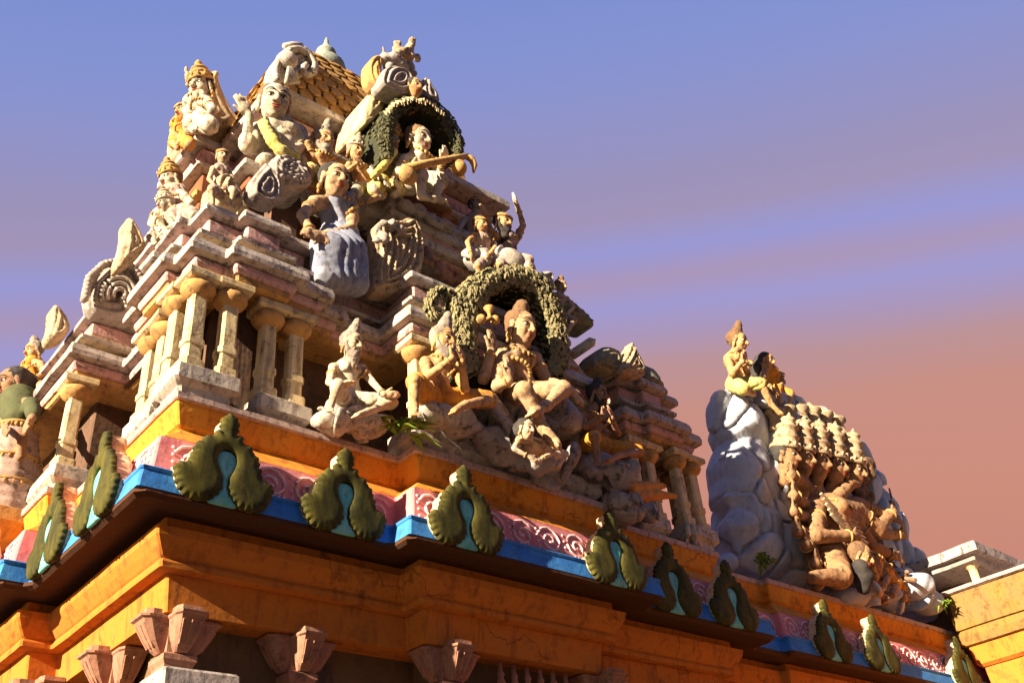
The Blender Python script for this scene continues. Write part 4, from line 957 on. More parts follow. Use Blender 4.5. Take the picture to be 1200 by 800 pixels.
# --- left side of the tower
LG = 'figures along the left flank of the tower'
figure('white figure with a spiky crown on the highest left gable', 'x', 2.58, 22, (236, 104, -.02), R(25), (233, 124, 0), (233, 140, .03),
       [[(224, 120, 0), (218, 130, -.04), (224, 138, -.1)], [(244, 120, 0), (250, 130, -.04), (240, 138, -.1)]],
       [[(230, 142, 0), (224, 148, -.1), (228, 154, -.08)], [(238, 142, 0), (246, 148, -.1), (240, 154, -.08)]],
       'skin_white', 'hair_dark', 'crown', cloth=['torso', 'dhoti'], clothm='cloth_white', group=LG)
figure('orange draped figure at the far end of the highest left gable', 'x', 2.60, 16, (216, 132, -.02), R(10), (213, 148, 0), (212, 162, .03),
       [[(206, 145, 0), (202, 154, -.04), (208, 160, -.08)], [(222, 146, 0), (226, 155, -.04), (218, 160, -.08)]],
       [[(209, 164, 0), (204, 168, -.08), (208, 174, -.08)], [(216, 164, 0), (222, 169, -.08), (218, 174, -.08)]],
       'skin', 'hair_dark', 'band', cloth=['torso', 'dhoti'], clothm='cloth_orange', group=LG)
figure('pale seated figure in the middle of the left flank, below the high slab', 'x', 2.42, 20, (200, 212, -.02), R(10), (206, 232, 0), (212, 248, .03),
       [[(198, 228, 0), (192, 238, -.05), (200, 246, -.1)], [(216, 230, 0), (224, 238, -.05), (216, 246, -.1)]],
       [[(208, 250, 0), (202, 254, -.12), (206, 264, -.1)], [(218, 250, 0), (228, 254, -.12), (222, 262, -.1)]],
       'skin_white', 'hair_brown', 'crown', cloth=['torso', 'dhoti'], clothm='cloth_pinkwhite', group=LG)
figure('small pale figure lower on the left flank with a white face', 'x', 2.30, 16, (194, 240, -.02), R(10), (188, 256, 0), (188, 272, .03),
       [[(181, 252, 0), (176, 262, -.05), (184, 268, -.1)], [(197, 254, 0), (203, 264, -.05), (194, 270, -.1)]],
       [[(184, 274, 0), (178, 278, -.1), (182, 286, -.1)], [(193, 274, 0), (201, 278, -.1), (196, 286, -.1)]],
       'skin_white', 'hair_grey', 'crown', cloth=['torso', 'dhoti'], clothm='cloth_white', group=LG, crownm='skin_white')
figure('weathered seated guardian on the front left corner of the second tier', 'y', 5.42, 17, (261, 184, -.04), R(-10), (258, 202, 0), (259, 220, .04),
       [[(250, 198, 0), (245, 210, -.06), (252, 218, -.12)], [(267, 199, 0), (273, 211, -.06), (265, 218, -.12)]],
       [[(254, 222, 0), (248, 222, -.16), (250, 238, -.14)], [(264, 223, 0), (274, 224, -.16), (270, 240, -.14)]],
       'carve_warm', 'hair_brown', 'band', cloth=['torso', 'dhoti'], clothm='cloth_pinkwhite', group=LG, jewel=False)
def lady_left(root, J, hh, W):
    SDF(hh/20).chain([J((22, 470, 0)), J((23, 490, .0))], [.50*hh, .44*hh], .1*hh).cone(J((8, 474, -.02)), J((2, 492, -.08)), .22*hh, .18*hh, .1*hh).cone(J((36, 474, .02)), J((39, 487, 0)), .22*hh, .18*hh, .1*hh).build('blouse', M['cloth_green'], root, .012*hh, 14/hh)
    c0 = J((22, 500, 0)); c1 = np.array([c0[0]+.03, c0[1], CAMZ+3.41]); L_ = c1-c0; mb = MB(); rows = []
    for i in range(34):
        t = i/33; r = hh*(.46+.34*min(1, t*1.6))*(1+.035*math.sin(i*1.9))*(1.06 if i in (1, 2, 15, 16, 24, 25) else 1); rows.append((r, c0+L_*t))
    V = []; F = []; n = 40
    for r, c in rows:
        for j in range(n):
            a = 2*math.pi*j/n; k = 1+.03*math.sin(a*14); V.append(c+np.array([r*k*math.cos(a), r*k*math.sin(a), 0]))
    for i in range(33):
        for j in range(n): F.append(((i+1)*n+j, (i+1)*n+(j+1) % n, i*n+(j+1) % n, i*n+j))
    mb.add(V, F); mb.build('banded_skirt', M['cloth_pinkwhite'], root, True)
    for t in (.03, .42, .70):
        mb = MB(); c = c0+L_*t; r = hh*(.50+.34*min(1, t*1.6)); mb.tube([c+np.array([r*math.cos(a), r*math.sin(a), 0]) for a in np.linspace(0, 2*math.pi, 33)[:-1]], .045*hh, 6, True)
        for a in np.linspace(0, 2*math.pi, 27)[:-1]: mb.ell(c+np.array([r*math.cos(a), r*math.sin(a), -.09*hh]), np.array([.06, .06, .07])*hh, 6)
        mb.build('beaded_belt', M['gold'], root, True)
figure('standing lady in a green blouse and banded pale skirt at the left edge', 'x', 1.74, 26, (15, 450, -.02), R(5), (22, 480, 0), (22, 508, .02),
       [[(8, 474, -.02), (2, 490, -.06), (6, 502, -.14)], [(36, 474, .02), (39, 488, 0), (32, 498, -.08)]],
       [[(23, 512, 0), (23, 524, 0), (23, 536, 0)]],
       'skin_brown', 'hair_dark', 'back', group=LG, fat=.85, extra=lady_left, jewel=False)
figure('orange turbaned head and shoulders above the lady at the left edge', 'x', 2.0, 16, (40, 412, -.02), R(10), (38, 430, 0), (38, 446, .03),
       [[(30, 426, 0), (26, 436, -.05), (33, 442, -.1)], [(48, 427, 0), (53, 437, -.05), (44, 442, -.1)]],
       [[(34, 448, 0), (29, 453, -.1), (33, 460, -.1)], [(43, 448, 0), (50, 453, -.1), (46, 460, -.1)]],
       'skin', 'hair_grey', 'bun', cloth=['torso'], clothm='cloth_orange', group=LG)
# ------------------------------------------------------------------ leafy hoods
def resample(pts, n):
    pts = [np.array(p, float) for p in pts]; d = [0]
    for a, b in zip(pts, pts[1:]): d.append(d[-1]+np.linalg.norm(b-a))
    out = []
    for i in range(n):
        t = d[-1]*i/(n-1); k = min(max(0, np.searchsorted(d, t)-1), len(pts)-2); q = (t-d[k])/(d[k+1]-d[k]+1e-9)
        out.append(pts[k]*(1-q)+pts[k+1]*q)
    return out
def leaf(mb, p, d, nrm, l, w):
    d = unit(d); nrm = unit(nrm); s = np.cross(d, nrm)
    mb.add([p-d*l*.35, p+s*w*.5+nrm*l*.05, p+d*l*.65+nrm*l*.18, p-s*w*.5+nrm*l*.05, p+d*l*.08+nrm*l*.30, p+d*l*.1-nrm*l*.12],
           [(0, 4, 1)[::-1], (1, 4, 2)[::-1], (2, 4, 3)[::-1], (3, 4, 0)[::-1], (0, 1, 5), (1, 2, 5), (2, 3, 5), (3, 0, 5)])
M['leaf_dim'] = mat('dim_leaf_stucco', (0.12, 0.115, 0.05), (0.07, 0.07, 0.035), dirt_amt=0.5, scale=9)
def leaf_hood(label, outer, inner, y0, depth, ll, n, m='leaf', group=None):
    N_ = 40
    O = [PY(p[0], p[1], y0) for p in resample(outer, N_)]; I = [PY(p[0], p[1], y0) for p in resample(inner, N_)]
    root = empty('leaf_hood', ((O[0][0]+O[-1][0])/2, y0+depth/2, min(O[0][2], O[-1][2])), label, 'arch', group)
    bk = np.array([0, depth, 0]); V = []; F = []
    Mid = [(o+i)/2-np.array([0, 0.03, 0]) for o, i in zip(O, I)]
    for r in (I, Mid, O, [o+bk for o in O], [i+bk for i in I]): V += r
    for r in range(5):
        a = r*N_; b = ((r+1) % 5)*N_
        for i in range(N_-1): F.append((a+i, a+i+1, b+i+1, b+i))
    F += [(0, N_, 2*N_, 3*N_, 4*N_), tuple(k*N_+N_-1 for k in (4, 3, 2, 1, 0))]
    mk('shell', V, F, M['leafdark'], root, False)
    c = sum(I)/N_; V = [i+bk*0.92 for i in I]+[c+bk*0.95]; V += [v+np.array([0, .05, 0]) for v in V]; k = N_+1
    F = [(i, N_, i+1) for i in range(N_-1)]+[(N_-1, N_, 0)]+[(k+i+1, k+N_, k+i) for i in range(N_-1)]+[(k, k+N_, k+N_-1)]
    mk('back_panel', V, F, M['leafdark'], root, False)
    mb = MB(); ctr = c
    for j in range(n):
        t = random.random()*(N_-1.01); i = int(t); q = t-i
        o = O[i]*(1-q)+O[i+1]*q; u = I[i]*(1-q)+I[i+1]*q; tan = unit(O[i+1]-O[i]); outd = unit(o-u)
        mode = random.random()
        if mode < 0.62:
            s = random.random(); p = u*(1-s)+o*s+np.array([0, -0.03*math.sin(math.pi*s)-0.005, 0])
            d = outd*random.uniform(-.3, .6)+np.array([0, 0, -1.0])*random.uniform(.2, 1)+tan*random.uniform(-.5, .5)
            nn = np.array([0, -1.0, 0])+outd*(s-.5)*1.2
        elif mode < 0.9:
            s = random.random(); p = o+bk*s; d = np.array([0, -.6, -.3])+tan*random.uniform(-.8, .8); nn = outd
        else:
            s = random.random()*0.7; p = u+bk*s; d = np.array([0, -.5, -.6])+tan*random.uniform(-.6, .6); nn = -outd
        L_ = ll*random.uniform(.6, 1.35); leaf(mb, p+nn*.012, d-nn*(d@nn)*0.75, nn+np.array(rng.normal(0, .2, 3)), L_, L_*random.uniform(.55, .8))
    mb.build('leaves', M[m], root, False)
    return root
leaf_hood('broad mossy leaf arch over the large seated deity', [(536, 440), (531, 400), (531, 372), (537, 345), (553, 326), (577, 315), (603, 312), (628, 319), (646, 336), (657, 360), (663, 388), (664, 416), (658, 442)],
          [(558, 436), (556, 404), (556, 382), (562, 360), (574, 344), (592, 335), (608, 335), (622, 343), (633, 358), (641, 380), (645, 404), (643, 424), (637, 440)], 4.94, 0.34, 0.062, 1900)
# curled leaf scroll left of the arch
mb = MB(); root = empty('leaf_scroll', PY(515, 385, 4.98), 'small curled mossy leaf scroll above the praying sage', 'arch')
ctr = [(534, 392), (531, 372), (530, 352), (522, 343), (511, 344), (503, 353), (501, 364), (507, 371), (514, 366)]
C_ = [PY(p[0], p[1], 4.98) for p in resample(ctr, 26)]
mb.tube(C_, [.07-.0014*i for i in range(26)], 8); mb.build('stem', M['leafdark'], root, True)
mb = MB()
for j in range(210):
    i = random.randrange(25); p0 = C_[i]*(1-.5)+C_[i+1]*.5; tan = unit(C_[i+1]-C_[i]); a = random.uniform(0, 2*math.pi)
    e1 = unit(np.cross(tan, [0, 1, 0])); nn = e1*math.cos(a)+np.array([0, -1.0, 0])*abs(math.sin(a)); L_ = .06*random.uniform(.7, 1.3)
    leaf(mb, p0+nn*(.068-.0014*i), tan*random.uniform(.2, 1)+np.array([0, 0, -.5]), nn, L_, L_*.62)
mb.build('leaves', M['leaf'], root, False)
leaf_hood('dark leafy hood with pale fringe over the lute player', [(446, 188), (444, 166), (448, 142), (457, 122), (474, 113), (494, 114), (511, 121), (525, 134), (537, 152), (541, 168), (538, 184)],
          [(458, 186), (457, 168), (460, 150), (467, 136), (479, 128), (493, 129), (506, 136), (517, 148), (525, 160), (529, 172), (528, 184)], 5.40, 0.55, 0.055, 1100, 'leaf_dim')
mb = MB()
for i, p in enumerate(resample([(452, 128), (462, 118), (476, 112), (494, 113), (509, 120), (518, 128)], 34)):
    q = PY(p[0]+random.uniform(-1, 1), p[1]+4+random.uniform(-1, 3), 5.335); leaf(mb, q, (random.uniform(-.3, .3), -.2, -1), (0, -1, .3), .10, .055)
o = mb.build('pale_fringe', M['cream'], None, False); o.parent = None
o.name = 'leaf_fringe'; tag(o, 'row of pale pointed leaves along the rim of the dark hood', 'ornament')

# ------------------------------------------------------------------ gables and carved panels of the tower
plaque('gable_body', [(424, 148), (428, 122), (436, 104), (450, 94), (470, 100), (492, 108), (508, 118), (518, 132), (500, 140), (470, 120), (455, 118), (440, 140)], 'y', 5.62, M['cream'], tower, .5, .03, .06, .006, .003, 1.0)
plaque('gable_scroll', [(444, 92), (450, 80), (464, 78), (478, 86), (484, 98), (482, 110), (470, 114), (456, 108), (446, 102)], 'y', 5.40, M['carve'], tower, .16, .05, .055, .016, 0, 2.0)
plaque('gable_ear', [(432, 92), (431, 74), (437, 66), (446, 68), (446, 84), (448, 100), (440, 104)], 'y', 5.50, M['ochre'], tower, .14, .05, .06, .014, 0, 3.0)
plaque('gable_side_leaf', [(494, 92), (502, 94), (506, 104), (512, 112), (514, 124), (504, 122), (494, 112)], 'y', 5.46, M['carve'], tower, .14, .05, .05, .014, .004, 4.0)
s = SDF(0.014)
for (px, py, r) in ((468, 76, 9), (476, 70, 7), (481, 78, 6), (484, 86, 5), (474, 84, 6), (462, 70, 9), (452, 70, 8), (480, 64, 6), (488, 68, 5), (476, 92, 6), (486, 96, 5), (456, 80, 7)):
    p = PY(px, py, 5.48+random.uniform(-.04, .04)); s.ell(p, r*mpp(p)*1.02, .015)
s.build('gable_knobs', M['carve'], tower, .012, 34)
s = SDF(0.012)
for (a, b, r) in (((464, 72), (466, 52), 6), ((478, 66), (482, 48), 6), ((470, 62), (478, 60), 7), ((450, 68), (449, 57), 2.5), ((484, 52), (486, 46), 3), ((463, 56), (463, 49), 3)):
    p, q = PY(a[0], a[1], 5.46), PY(b[0], b[1], 5.46); s.cone(p, q, r*mpp(p), r*.6*mpp(p), .02)
s.build('gable_beast', M['carve_warm'], tower, .014, 40)
hd = SDF(0.011); root_ = tower
c_ = PY(485, 104, 5.36); hh_ = 22*mpp(c_)*1.25
head_parts(tower, c_, hh_, R(10), .36, 'skin', 'hair_dark', 'cap', True, None, None, hd); hd.cone(c_-np.array([0, 0, .3*hh_]), c_-np.array([0, -.1, .75*hh_]), .2*hh_, .35*hh_, .05); hd.build('gable_face', M['skin'], tower, .004, 40)
# left gable, seen from its flank
plaque('left_gable', [(242, 84), (254, 83), (259, 106), (272, 130), (284, 144), (262, 150), (238, 146), (236, 116)], 'y', 7.16, M['carve_warm'], tower, .85, .02, .1, .006, 0, 1.5)
for (a, b, r) in (((222, 100), (218, 80), 4), ((230, 96), (233, 74), 5), ((244, 100), (252, 84), 5), ((252, 100), (254, 86), 4)):
    s = SDF(0.013); p, q = PX(a[0], a[1], 2.66), PX(b[0], b[1], 2.62); s.cone(p, q, r*mpp(p), r*.5*mpp(p), .02); s.build('gable_spike', M['carve_warm'], tower, .014, 34)
# carved panels
plaque('carved_beast_panel', [(433, 342), (436, 315), (440, 290), (436, 274), (440, 262), (452, 258), (466, 262), (476, 256), (484, 260), (492, 276), (496, 300), (490, 326), (472, 342), (450, 348)], 'y', 5.34, M['carve_warm'], tower, .10, .08, .055, .020, .008, 1.2, .009, .10)
s = SDF(0.012)
for (px, py, r) in ((449, 278, 8), (459, 264, 6), (443, 268, 5), (468, 268, 5), (450, 262, 5), (441, 282, 5)):
    p = PY(px, py, 5.22); s.ell(p, r*mpp(p), .015)
s.build('beast_snout', M['carve'], tower, .016, 38)
plaque('peacock_fan', [(104, 368), (99, 346), (106, 324), (122, 311), (142, 308), (156, 316), (166, 330), (168, 346), (160, 362), (150, 376), (126, 374)], 'y', 6.95, M['carve'], tower, .10, .03, .075, .012, .004, 2.2, .011, .05)
mb = MB()
for i, p in enumerate(resample([(99, 350), (104, 326), (121, 310), (143, 306), (158, 316), (168, 332)], 22)):
    q = PY(p[0], p[1], 6.86); mb.ell(q, (.035, .05, .035), 8)
    if i < 20:
        p2 = (133+(p[0]-133)*.62, 342+(p[1]-342)*.62); mb.ell(PY(p2[0], p2[1], 6.86), (.02, .03, .02), 6)
mb.build('fan_beads', M['carve'], tower, True)
mb = MB()
for k in range(3):
    P = [];
    for j in range(20):
        a = R(200)-j*R(14); r = (22-7*k)*(1-.012*j); P.append(PY(140+r*math.cos(a), 345-r*math.sin(a), 6.845))
    mb.tube(P, .022, 6)
mb.build('fan_scroll', M['slab'], tower, True)
plaque('left_gable_horn', [(147, 257), (153, 255), (159, 262), (166, 275), (172, 290), (160, 302), (148, 310), (139, 315), (138, 302), (145, 286), (147, 270)], 'y', 6.60, M['carve_warm'], tower, .16, .04, .05, .010, .004, 1.7, .011, .06)
plaque('lower_gable_horn', [(61, 358), (67, 358), (77, 370), (83, 384), (76, 396), (60, 401), (55, 393), (61, 379)], 'y', 7.35, M['carve_warm'], tower, .16, .04, .05, .010, .004, 2.7, .011, .06)
plaque('barrel_panel', [(314, 196), (320, 184), (334, 181), (350, 190), (362, 203), (366, 218), (352, 222), (334, 215), (321, 211)], 'y', 5.50, M['carve'], tower, .35, .05, .045, .007, .014, 2.7, .010, .08)
plaque('leaf_gable', [(292, 216), (299, 204), (306, 198), (311, 190), (317, 199), (325, 208), (330, 222), (327, 238), (316, 243), (300, 236), (291, 228)], 'y', 5.28, M['carve'], tower, .10, .05, .05, .014, .006, 3.7, .010, .06)
plaque('carved_block', [(252, 238), (252, 208), (262, 204), (272, 210), (284, 228), (284, 246), (266, 243)], 'y', 5.36, M['carve_warm'], tower, .25, .06, .06, .016, .008, 4.7, .011, .07)
s = SDF(0.012)
for i in range(60):
    t = random.random(); px = 498+48*t+random.uniform(-3, 3); py = 296+30*t+10*math.sin(math.pi*t)+random.uniform(-10, 8); p = PY(px, py, 5.38+random.uniform(-.04, .02)); s.ell(p, random.uniform(.025, .045), .01)
s.build('carved_garland', M['garland'], tower, .006, 40)
# ledge with carved blocks under the upper group
boulder('rough carved rock mass under the club bearer, over the leaf arch', 'y', 5.22, [(560, 306, .02, 20, .8), (585, 312, .0, 24, .7), (605, 318, .05, 20, .8), (570, 294, .08, 16, .9)], 'boulder_pale', sd=6.1, cracks=20, amp=.03)
s = SDF(0.013)
for i in range(16):
    px = random.uniform(462, 545); py = 232+(px-455)*.52+random.uniform(-8, 2); p = PY(px, py, 5.52); s.ell(p, np.array([random.uniform(.04, .09), .05, random.uniform(.03, .06)]), .01)
s.build('carved_course', M['carve'], tower, .012, 30)
# right flank: overhanging roof of the second tier and the mossy domes of the corner pavilion
plaque('right_kapota', [(640, 352), (650, 342), (664, 350), (676, 362), (690, 374), (696, 384), (688, 384), (672, 378), (658, 376), (648, 372)], 'y', 5.28, M['dome'], tower, .22, .06, .05, .014, .010, 5.1, .012, .08)
plaque('grey_crest', [(624, 330), (632, 319), (644, 318), (648, 330), (646, 344), (636, 340)], 'y', 5.22, M['carve'], tower, .15, .05, .05, .012, .004, 1.1)
def bar(name, a, b, y, r, m):
    mb = MB(); mb.tube([PY(a[0], a[1], y), PY(b[0], b[1], y+.02)], r, 4); mb.build(name, M[m], tower)
bar('white_strut', (670, 416), (694, 400), 5.34, .05, 'cream'); bar('grey_strut', (654, 408), (684, 444), 5.16, .05, 'slab')
for sgn in (1,):
    for (dx, r, h) in ((2.30, .34, .42),):
        x = CX+sgn*dx; y = CY-2.30
        mb = MB(); mb.lathe((x, y, 5.07+CAMZ), [(q*.8, w*.72) for (q, w) in [(.36, 0), (.36, .05), (.31, .07), (.31, .16), (.37, .19), (.37, .22), (.33, .24), (.345, .32), (.31, .42), (.23, .50), (.12, .56), (.05, .58), (.07, .62), (.06, .66), (.02, .72)]], 20)
        mb.build('pavilion_dome', M['dome'], tower, True)
plaque('right_leaf_gable', [(724, 436), (730, 420), (735, 410), (739, 400), (743, 408), (748, 420), (758, 440), (742, 442)], 'y', 5.14, M['carve_warm'], tower, .10, .05, .045, .014, .006, 2.9, .010, .06)
plaque('right_dome_front', [(690, 428), (696, 412), (708, 406), (722, 412), (728, 428), (726, 440), (706, 436)], 'y', 5.22, M['dome'], tower, .2, .08, .06, .012, .006, 1.9, .011, .10)
# shell ornament on the front left hip of the roof
plaque('roof_shell', [(323, 98), (320, 82), (325, 66), (335, 56), (348, 53), (361, 58), (370, 70), (374, 84), (366, 92), (352, 90), (346, 98)], 'y', 6.16, M['slab'], tower, .22, .05, .06, .010, .002, 1.3, .010, .06)
mb = MB(); q = [PY(a, b, 6.08) for a, b in resample([(325, 96), (323, 82), (328, 68), (338, 59), (350, 57), (362, 64), (369, 76), (366, 87), (358, 88), (354, 81), (359, 76)], 30)]
mb.tube(q, .036, 8); mb.ell(PY(338, 70, 6.02), (.095, .08, .095), 16); mb.tube([PY(333, 55, 6.12), PY(342, 53, 6.10), PY(353, 54, 6.12)], .035, 8)
mb.build('shell_scroll', M['slab'], tower, True)
mb = MB()
for i in range(5): mb.tube([PY(338.5+.3*i, 79, 6.01), PY(336+3.2*i, 98, 6.03)], [.018, .03], 8)
mb.build('shell_stem', M['slab'], tower, True)

# plants growing in the cracks
def weed(label, base, n, l, y):
    mb = MB(); b0 = PY(base[0], base[1], y)
    for i in range(n):
        a = random.uniform(0, 2*math.pi); up = random.uniform(-.3, 1.0); d = unit([math.cos(a), math.sin(a)*.6-.3, up]); L_ = l*random.uniform(.5, 1.1)
        st = b0+np.array([random.uniform(-.05, .05), random.uniform(-.03, .02), random.uniform(-.02, .05)])
        mid = st+d*L_*.5+np.array([0, 0, .03]); tip = st+d*L_-np.array([0, 0, .04]); s_ = unit(np.cross(d, [0, 0, 1]))*L_*.13
        mb.add([st, mid+s_, tip, mid-s_, mid+np.array([0, 0, .012])], [(0, 1, 4), (1, 2, 4), (2, 3, 4), (3, 0, 4)])
    o = mb.build('weed', M['plant'], None, False); tag(o, label, 'plant')
weed('bright green weed sprouting from the cornice between the two sages', (472, 510), 22, .26, 4.96)
weed('dark little weed at the foot of the blue grey rock mount', (896, 664), 26, .20, 5.42)
weed('small weed in the joint of the yellow wing beside the rock mount', (1106, 712), 16, .18, 5.25)

# ------------------------------------------------------------------ rock mount with the many-headed figure
def rock_face(label, px, y0, half, vox, amp, cracks, sd, m='rock', name='rock_mount'):
    """craggy rock with a given skyline: deep body, tilted facets and cracks between stones"""
    W = np.array([PY(a, b, y0) for a, b in px]); poly = [(w[0], w[2]) for w in W]
    lo = np.array([W[:, 0].min(), y0-half, W[:, 2].min()])-6*vox-amp*3; hi = np.array([W[:, 0].max(), y0+half*1.3, W[:, 2].max()])+6*vox+amp*3
    n = np.ceil((hi-lo)/vox).astype(int)+1
    X, Y, Z = [lo[i]+vox*np.arange(n[i]) for i in range(3)]; X = X[:, None, None]; Y = Y[None, :, None]; Z = Z[None, None, :]
    d2 = poly_sdf(poly, (n[0], n[2]), (lo[0], lo[2]), vox)[:, None, :]
    e = np.clip(-d2/(half*1.1), 0, 1); h = half*np.sqrt(np.clip(1-(1-e)**2, 0.02, 1))
    f = np.maximum(d2, (np.abs(Y-y0)-h)*.85)
    rg = np.random.default_rng(sd); pts = lo+(hi-lo)*rg.random((cracks, 3))*np.array([1, .45, 1]); nr = rg.normal(0, 1, (cracks, 3)); nr /= np.linalg.norm(nr, axis=1)[:, None]
    d1 = np.full(f.shape, 9.0, np.float32); dn = d1.copy(); of = np.zeros(f.shape, np.float32)
    for q, nn in zip(pts, nr):
        d = np.sqrt((X-q[0])**2+((Y-q[1])*.8)**2+((Z-q[2])*.85)**2).astype(np.float32); near = d < d1
        of = np.where(near, ((X-q[0])*nn[0]+(Y-q[1])*nn[1]+(Z-q[2])*nn[2]+.03*nn[0]).astype(np.float32), of)
        dn = np.minimum(dn, np.maximum(d1, d)); d1 = np.minimum(d1, d)
    f = f+amp*2.3*np.exp(-((dn-d1)/.022)**2)+np.clip(of*.24, -1.3*amp, 1.3*amp)+(d1-.12)*.30+amp*.25*wob((X, Y, Z), 13, 1.0)+amp*.1*wob((Z, X, Y), 40, 2.0)
    f = np.clip(f, -4*vox, 4*vox).astype(np.float64); g = openvdb.FloatGrid(float(4*vox)); g.copyFromArray(f); P, Q = g.convertToQuads(0.0)
    o = mk(name, P*vox+lo, Q, M[m], None, True); tag(o, label, 'rock'); return o
rock_face('tall blue grey rock mount crowned by the seated couple', [(843, 456), (850, 464), (860, 450), (880, 450), (912, 464), (940, 482), (952, 476), (960, 500), (990, 520), (1020, 560), (1038, 600), (1052, 640), (1070, 655), (1084, 690), (1106, 716), (1098, 732), (1040, 726), (960, 708), (905, 690), (842, 676),
    (834, 655), (842, 636), (832, 622), (842, 600), (830, 586), (838, 560), (832, 538), (838, 512), (830, 494), (836, 472)], 5.92, .36, .018, .030, 190, 5)
boulder('low blue grey stones at the right foot of the rock mount', 'y', 5.52, [(1060, 690, 0, 26, .9), (1085, 708, -.04, 22, .8), (1035, 700, -.06, 26, .6), (1000, 700, -.08, 26, .5)], 'rock', .018, .035, cracks=24, sd=9.1)
CP = 'couple on top of the rock mount'
figure('crowned man on the rock top raising a hand to his lips, one leg in yellow', 'y', 5.66, 22, (864, 401, -.04), R(22), (859, 425, 0), (866, 446, .05),
       [[(853, 420, 0), (858, 438, -.10), (872, 420, -.20), (877, 408, -.2)], [(872, 424, 0), (876, 438, -.12), (870, 424, -.2), (874, 410, -.22)]],
       [[(866, 450, 0), (892, 450, -.2), (905, 476, -.2), (914, 484, -.24)], [(860, 450, 0), (872, 456, -.2), (884, 462, -.16)]],
       'skin', 'hair_brown', 'jata', cloth=['dhoti'], clothm='cloth_yellow', group=CP)
figure('woman with long dark hair seated behind the man on the rock top', 'y', 5.70, 18, (898, 424, -.04), R(14), (904, 440, 0), (908, 456, .05),
       [[(896, 436, 0), (894, 446, -.06), (904, 454, -.14)], [(912, 438, 0), (918, 448, -.06), (910, 456, -.14)]],
       [[(902, 458, 0), (912, 456, -.16), (914, 472, -.14)], [(912, 458, 0), (926, 462, -.14), (924, 478, -.14)]],
       'skin', 'hair_dark', 'long', cloth=['torso', 'dhoti'], clothm='cloth_orange', group=CP)
M['shade_back'] = mat('shade_backing_brown', (0.13, 0.065, 0.035), (0.08, 0.04, 0.025), dirt_amt=0.4)  # dark brown standing in for the shadow behind the many-armed group
M['skin_king'] = mat('warm_brown_flesh_paint', (0.42, 0.23, 0.115), (0.32, 0.16, 0.075), dirt_amt=0.5, speck=0.5)
def many(root, J, hh, W):
    bk = SDF(hh/14)                                       # added dark backing, shade painted into the gaps between heads and arms
    for (px, py, d, r) in ((950, 575, .20, 22), (975, 580, .22, 30), (1005, 580, .22, 24), (960, 615, .20, 26), (990, 625, .20, 34), (1020, 640, .18, 28), (980, 665, .16, 26), (1040, 670, .14, 20), (944, 600, .18, 16)):
        p = J((px, py, d)); bk.ell(p, np.array([r*mpp(p), .10, r*mpp(p)]), .04)
    bk.build('shade_backing', M['shade_back'], root, .02, 26)
    for i in range(60):                                   # clutter of beads and flame tongues around the group
        a = random.uniform(0, 1); px, py = 926+a*34, 552+a*118; p = J((px+random.uniform(-5, 14), py+random.uniform(-8, 8), random.uniform(-.04, .08)))
        if i % 3 == 0:
            b_ = SDF(hh/14).cone(p, p+np.array([random.uniform(-.04, .04), -.05, random.uniform(.02, .07)]), hh*.10, hh*.05); b_.build('flame_tongue', M['skin_king'], root)
    for k in range(6):
        t = k/5; b = J((913+72*t, 505-6*math.sin(math.pi*t)+8*t*t, .16)); cc = MB()
        cc.lathe(b, [(.30*hh, 0), (.34*hh, .10*hh), (.26*hh, .2*hh), (.22*hh, .5*hh), (.36*hh, .6*hh), (.34*hh, .7*hh), (.15*hh, .8*hh), (.05*hh, 1.0*hh)], 12); cc.build('crown_tier', M['carve_warm'], root, True)
    # four more heads in a row, each with its own tall crown
    for (px, py, k, d) in ((976, 547, .92, -.02), (957, 542, .88, .01), (939, 538, .86, .04), (921, 535, .86, .07)):
        h = SDF(hh/20); c = J((px, py, d)); head_parts(root, c, hh*k*1.12, R(14), .36, 'skin_brown', 'hair_dark', 'tallcrown', True, None, None, h, 'carve_warm', False, True)
        h.cone(c-np.array([0, 0, .3*hh]), c-np.array([0, -.12, .75*hh]), .17*hh, .24*hh, .06); h.build('side_head', M['skin_king'], root, .004, 40)
    mb = MB(); mb.tube([J((1049, 600, -.16)), J((1042, 572, -.16))], [.05*hh, .03*hh], 6); mb.build('sword', M['metal'], root)
    s = SDF(hh/18)                                        # carved mane at the right of the head
    for i in range(46): s.ell(J((1004+random.uniform(-4, 18), 545+random.uniform(-6, 46), .10)), hh*random.uniform(.12, .2), .02)
    s.build('mane', M['hair_brown'], root, .01, 30)
    for i in range(5):                                    # beaded chains over the chest
        cc = MB(); cc.tube([J((962+q*6+i*3, 578+i*6+q*7-q*q*.3, -.17+.004*q)) for q in range(8)], .055*hh, 6); cc.build('chain', M['carve_warm'], root)
arms_l = []
for (ey, hx, hy) in ((560, 928, 553), (588, 930, 576), (604, 930, 596), (622, 934, 618), (640, 944, 634), (660, 956, 656), (680, 968, 672)):
    arms_l.append([(958, 588+(ey-560)*.25, .05), (938+(ey-560)*.15, ey+4, .02), (hx, hy+4, -.10), (hx+3, hy-8, -.12)])
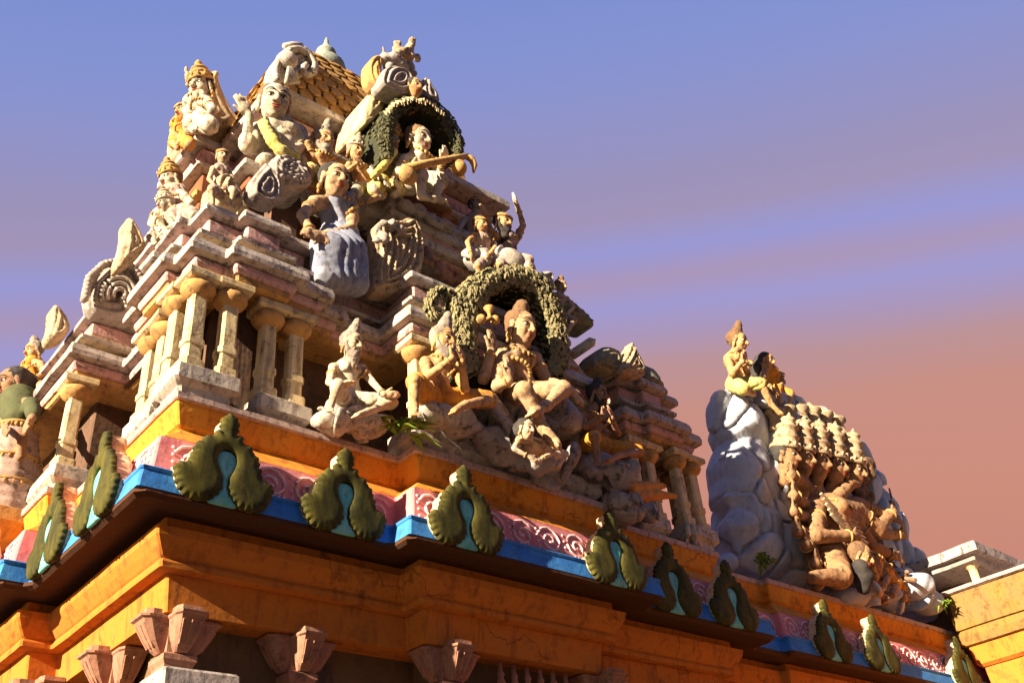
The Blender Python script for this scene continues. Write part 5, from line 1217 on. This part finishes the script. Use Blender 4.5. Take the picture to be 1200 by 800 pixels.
figure('many headed, many armed crowned figure with raised sword straining under the rock mount', 'y', 5.42, 32, (997, 553, -.08), R(20), (975, 604, 0), (976, 640, .06),
       arms_l+[[(958, 590, -.02), (956, 628, -.16), (1000, 628, -.30), (1022, 626, -.30)], [(1004, 598, 0), (1030, 618, -.06), (1046, 600, -.14), (1051, 588, -.16)], [(1004, 592, .06), (1028, 600, .0), (1044, 606, -.08)], [(1004, 606, .02), (1028, 624, -.02), (1054, 627, -.08), (1062, 626, -.1)], [(1000, 612, .02), (1022, 640, -.02), (1046, 650, -.1)]],
       [[(968, 646, 0), (984, 676, -.20), (952, 676, -.14)], [(984, 648, 0), (1020, 668, -.14), (1044, 690, -.12), (1058, 696, -.16)]],
       'skin_king', 'hair_dark', 'tallcrown', cloth=['dhoti'], clothm='skin_king', crownm='carve_warm', extra=many, name='many_headed_statue', fist=True, fat=1.55)
figure('small gold capped figure with black hair doubled over beneath the many headed one', 'y', 5.20, 30, (1008, 652, -.10), R(25), (1022, 660, .06), (1034, 672, .1),
       [[(1018, 664, .02), (1026, 676, -.04), (1022, 660, -.10)], [(1030, 662, .05), (1040, 676, 0), (1034, 690, -.05)]],
       [[(1034, 676, .1), (1050, 684, .02), (1046, 698, .0)], [(1038, 676, .12), (1056, 690, .06), (1060, 702, .04)]],
       'skin', 'hair_brown', 'cap', cloth=['dhoti'], clothm='cloth_orange', tilt=.5,
       extra=lambda root, J, hh, W: SDF(hh/18).chain([J((1008, 664, -.12)), J((1012, 676, -.10)), J((1012, 688, -.06))], [.30*hh, .34*hh, .26*hh], .1*hh).build('hanging_hair', M['hair_dark'], root, .02*hh, 30))
# tumbled wooden looking debris at the foot
mb = MB()
for i in range(46):
    p = PY(random.uniform(1016, 1066), random.uniform(672, 706), 5.34+random.uniform(-.05, .08)); d = unit(rng.normal(0, 1, 3)*[1, .5, .35])*random.uniform(.05, .13)
    mb.tube([p-d, p+d], random.uniform(.014, .03), 6)
o = mb.build('carved_debris', M['skin_brown'], None, False); tag(o, 'heap of carved brown splinters at the foot of the rock mount', 'debris'); o['kind'] = 'stuff'

# ------------------------------------------------------------------ wing at the far right
wing = empty('side_wing', (13.9, 2.9, 0), 'yellow ochre side wing at the far right, sunlit, with a cracked parapet', 'temple wing')
WP = rect(11.86, 16.0, 1.2, 5.30)
def wb(name, prof, m, **k): return band(name, WP, prof, m, wing, seg=.2, **k)
wb('wing_wall', [(-.12, -1.6), (-.12, 2.9)], M['orange_dull'], amp=.004)
wb('wing_course', [(-.10, 2.898), (-.06, 2.93), (-.04, 3.12), (-.05, 3.14)], M['orange_dull'], amp=.006)
wb('wing_course', [(-.03, 3.138), (.0, 3.15), (.02, 3.24), (.01, 3.32), (-.02, 3.33)], M['yellow'], amp=.008)
wb('wing_parapet', [(-.03, 3.328), (.01, 3.34), (.02, 3.50), (.0, 3.515), (.0, 3.76)], M['yellow'], amp=.010)
wb('wing_coping', [(.02, 3.758), (.05, 3.77), (.05, 3.81), (.02, 3.82)], M['ledge_edge'], amp=.008)
PVR = rect(11.80, 15.0, 4.72, 6.6)
pav = empty('roof_pavilion', (13.4, 5.6, 3.82+CAMZ), 'small flat roofed pavilion with a dark opening above the yellow wing', 'pavilion')
band('pavilion_roof', PVR, [(-.04, 4.14), (0, 4.15), (0, 4.26), (-.02, 4.275)], M['grey'], pav, amp=.012)
band('pavilion_cornice', PVR, [(-.16, 4.06), (-.10, 4.08), (-.08, 4.145)], M['carve'], pav, amp=.01)
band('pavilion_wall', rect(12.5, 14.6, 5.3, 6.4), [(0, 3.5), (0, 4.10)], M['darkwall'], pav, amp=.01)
for (x, y) in ((12.05, 4.95), (14.7, 4.95), (12.05, 6.3)):
    mb = MB(); mb.lathe((x, y, 3.80+CAMZ), [(.09, 0), (.09, .05), (.05, .08), (.05, .22), (.09, .26), (.09, .29)], 10); mb.build('pavilion_post', M['cream'], pav)
lp = PX(22, 510, 1.76)
band('statue_corbel', rect(1.46, 2.0, lp[1]-.30, lp[1]+.30), [(-.10, 3.20), (-.03, 3.26), (0, 3.30), (0, 3.40), (-.02, 3.412)], M['ochre'], tower, amp=.008, seg=.08)
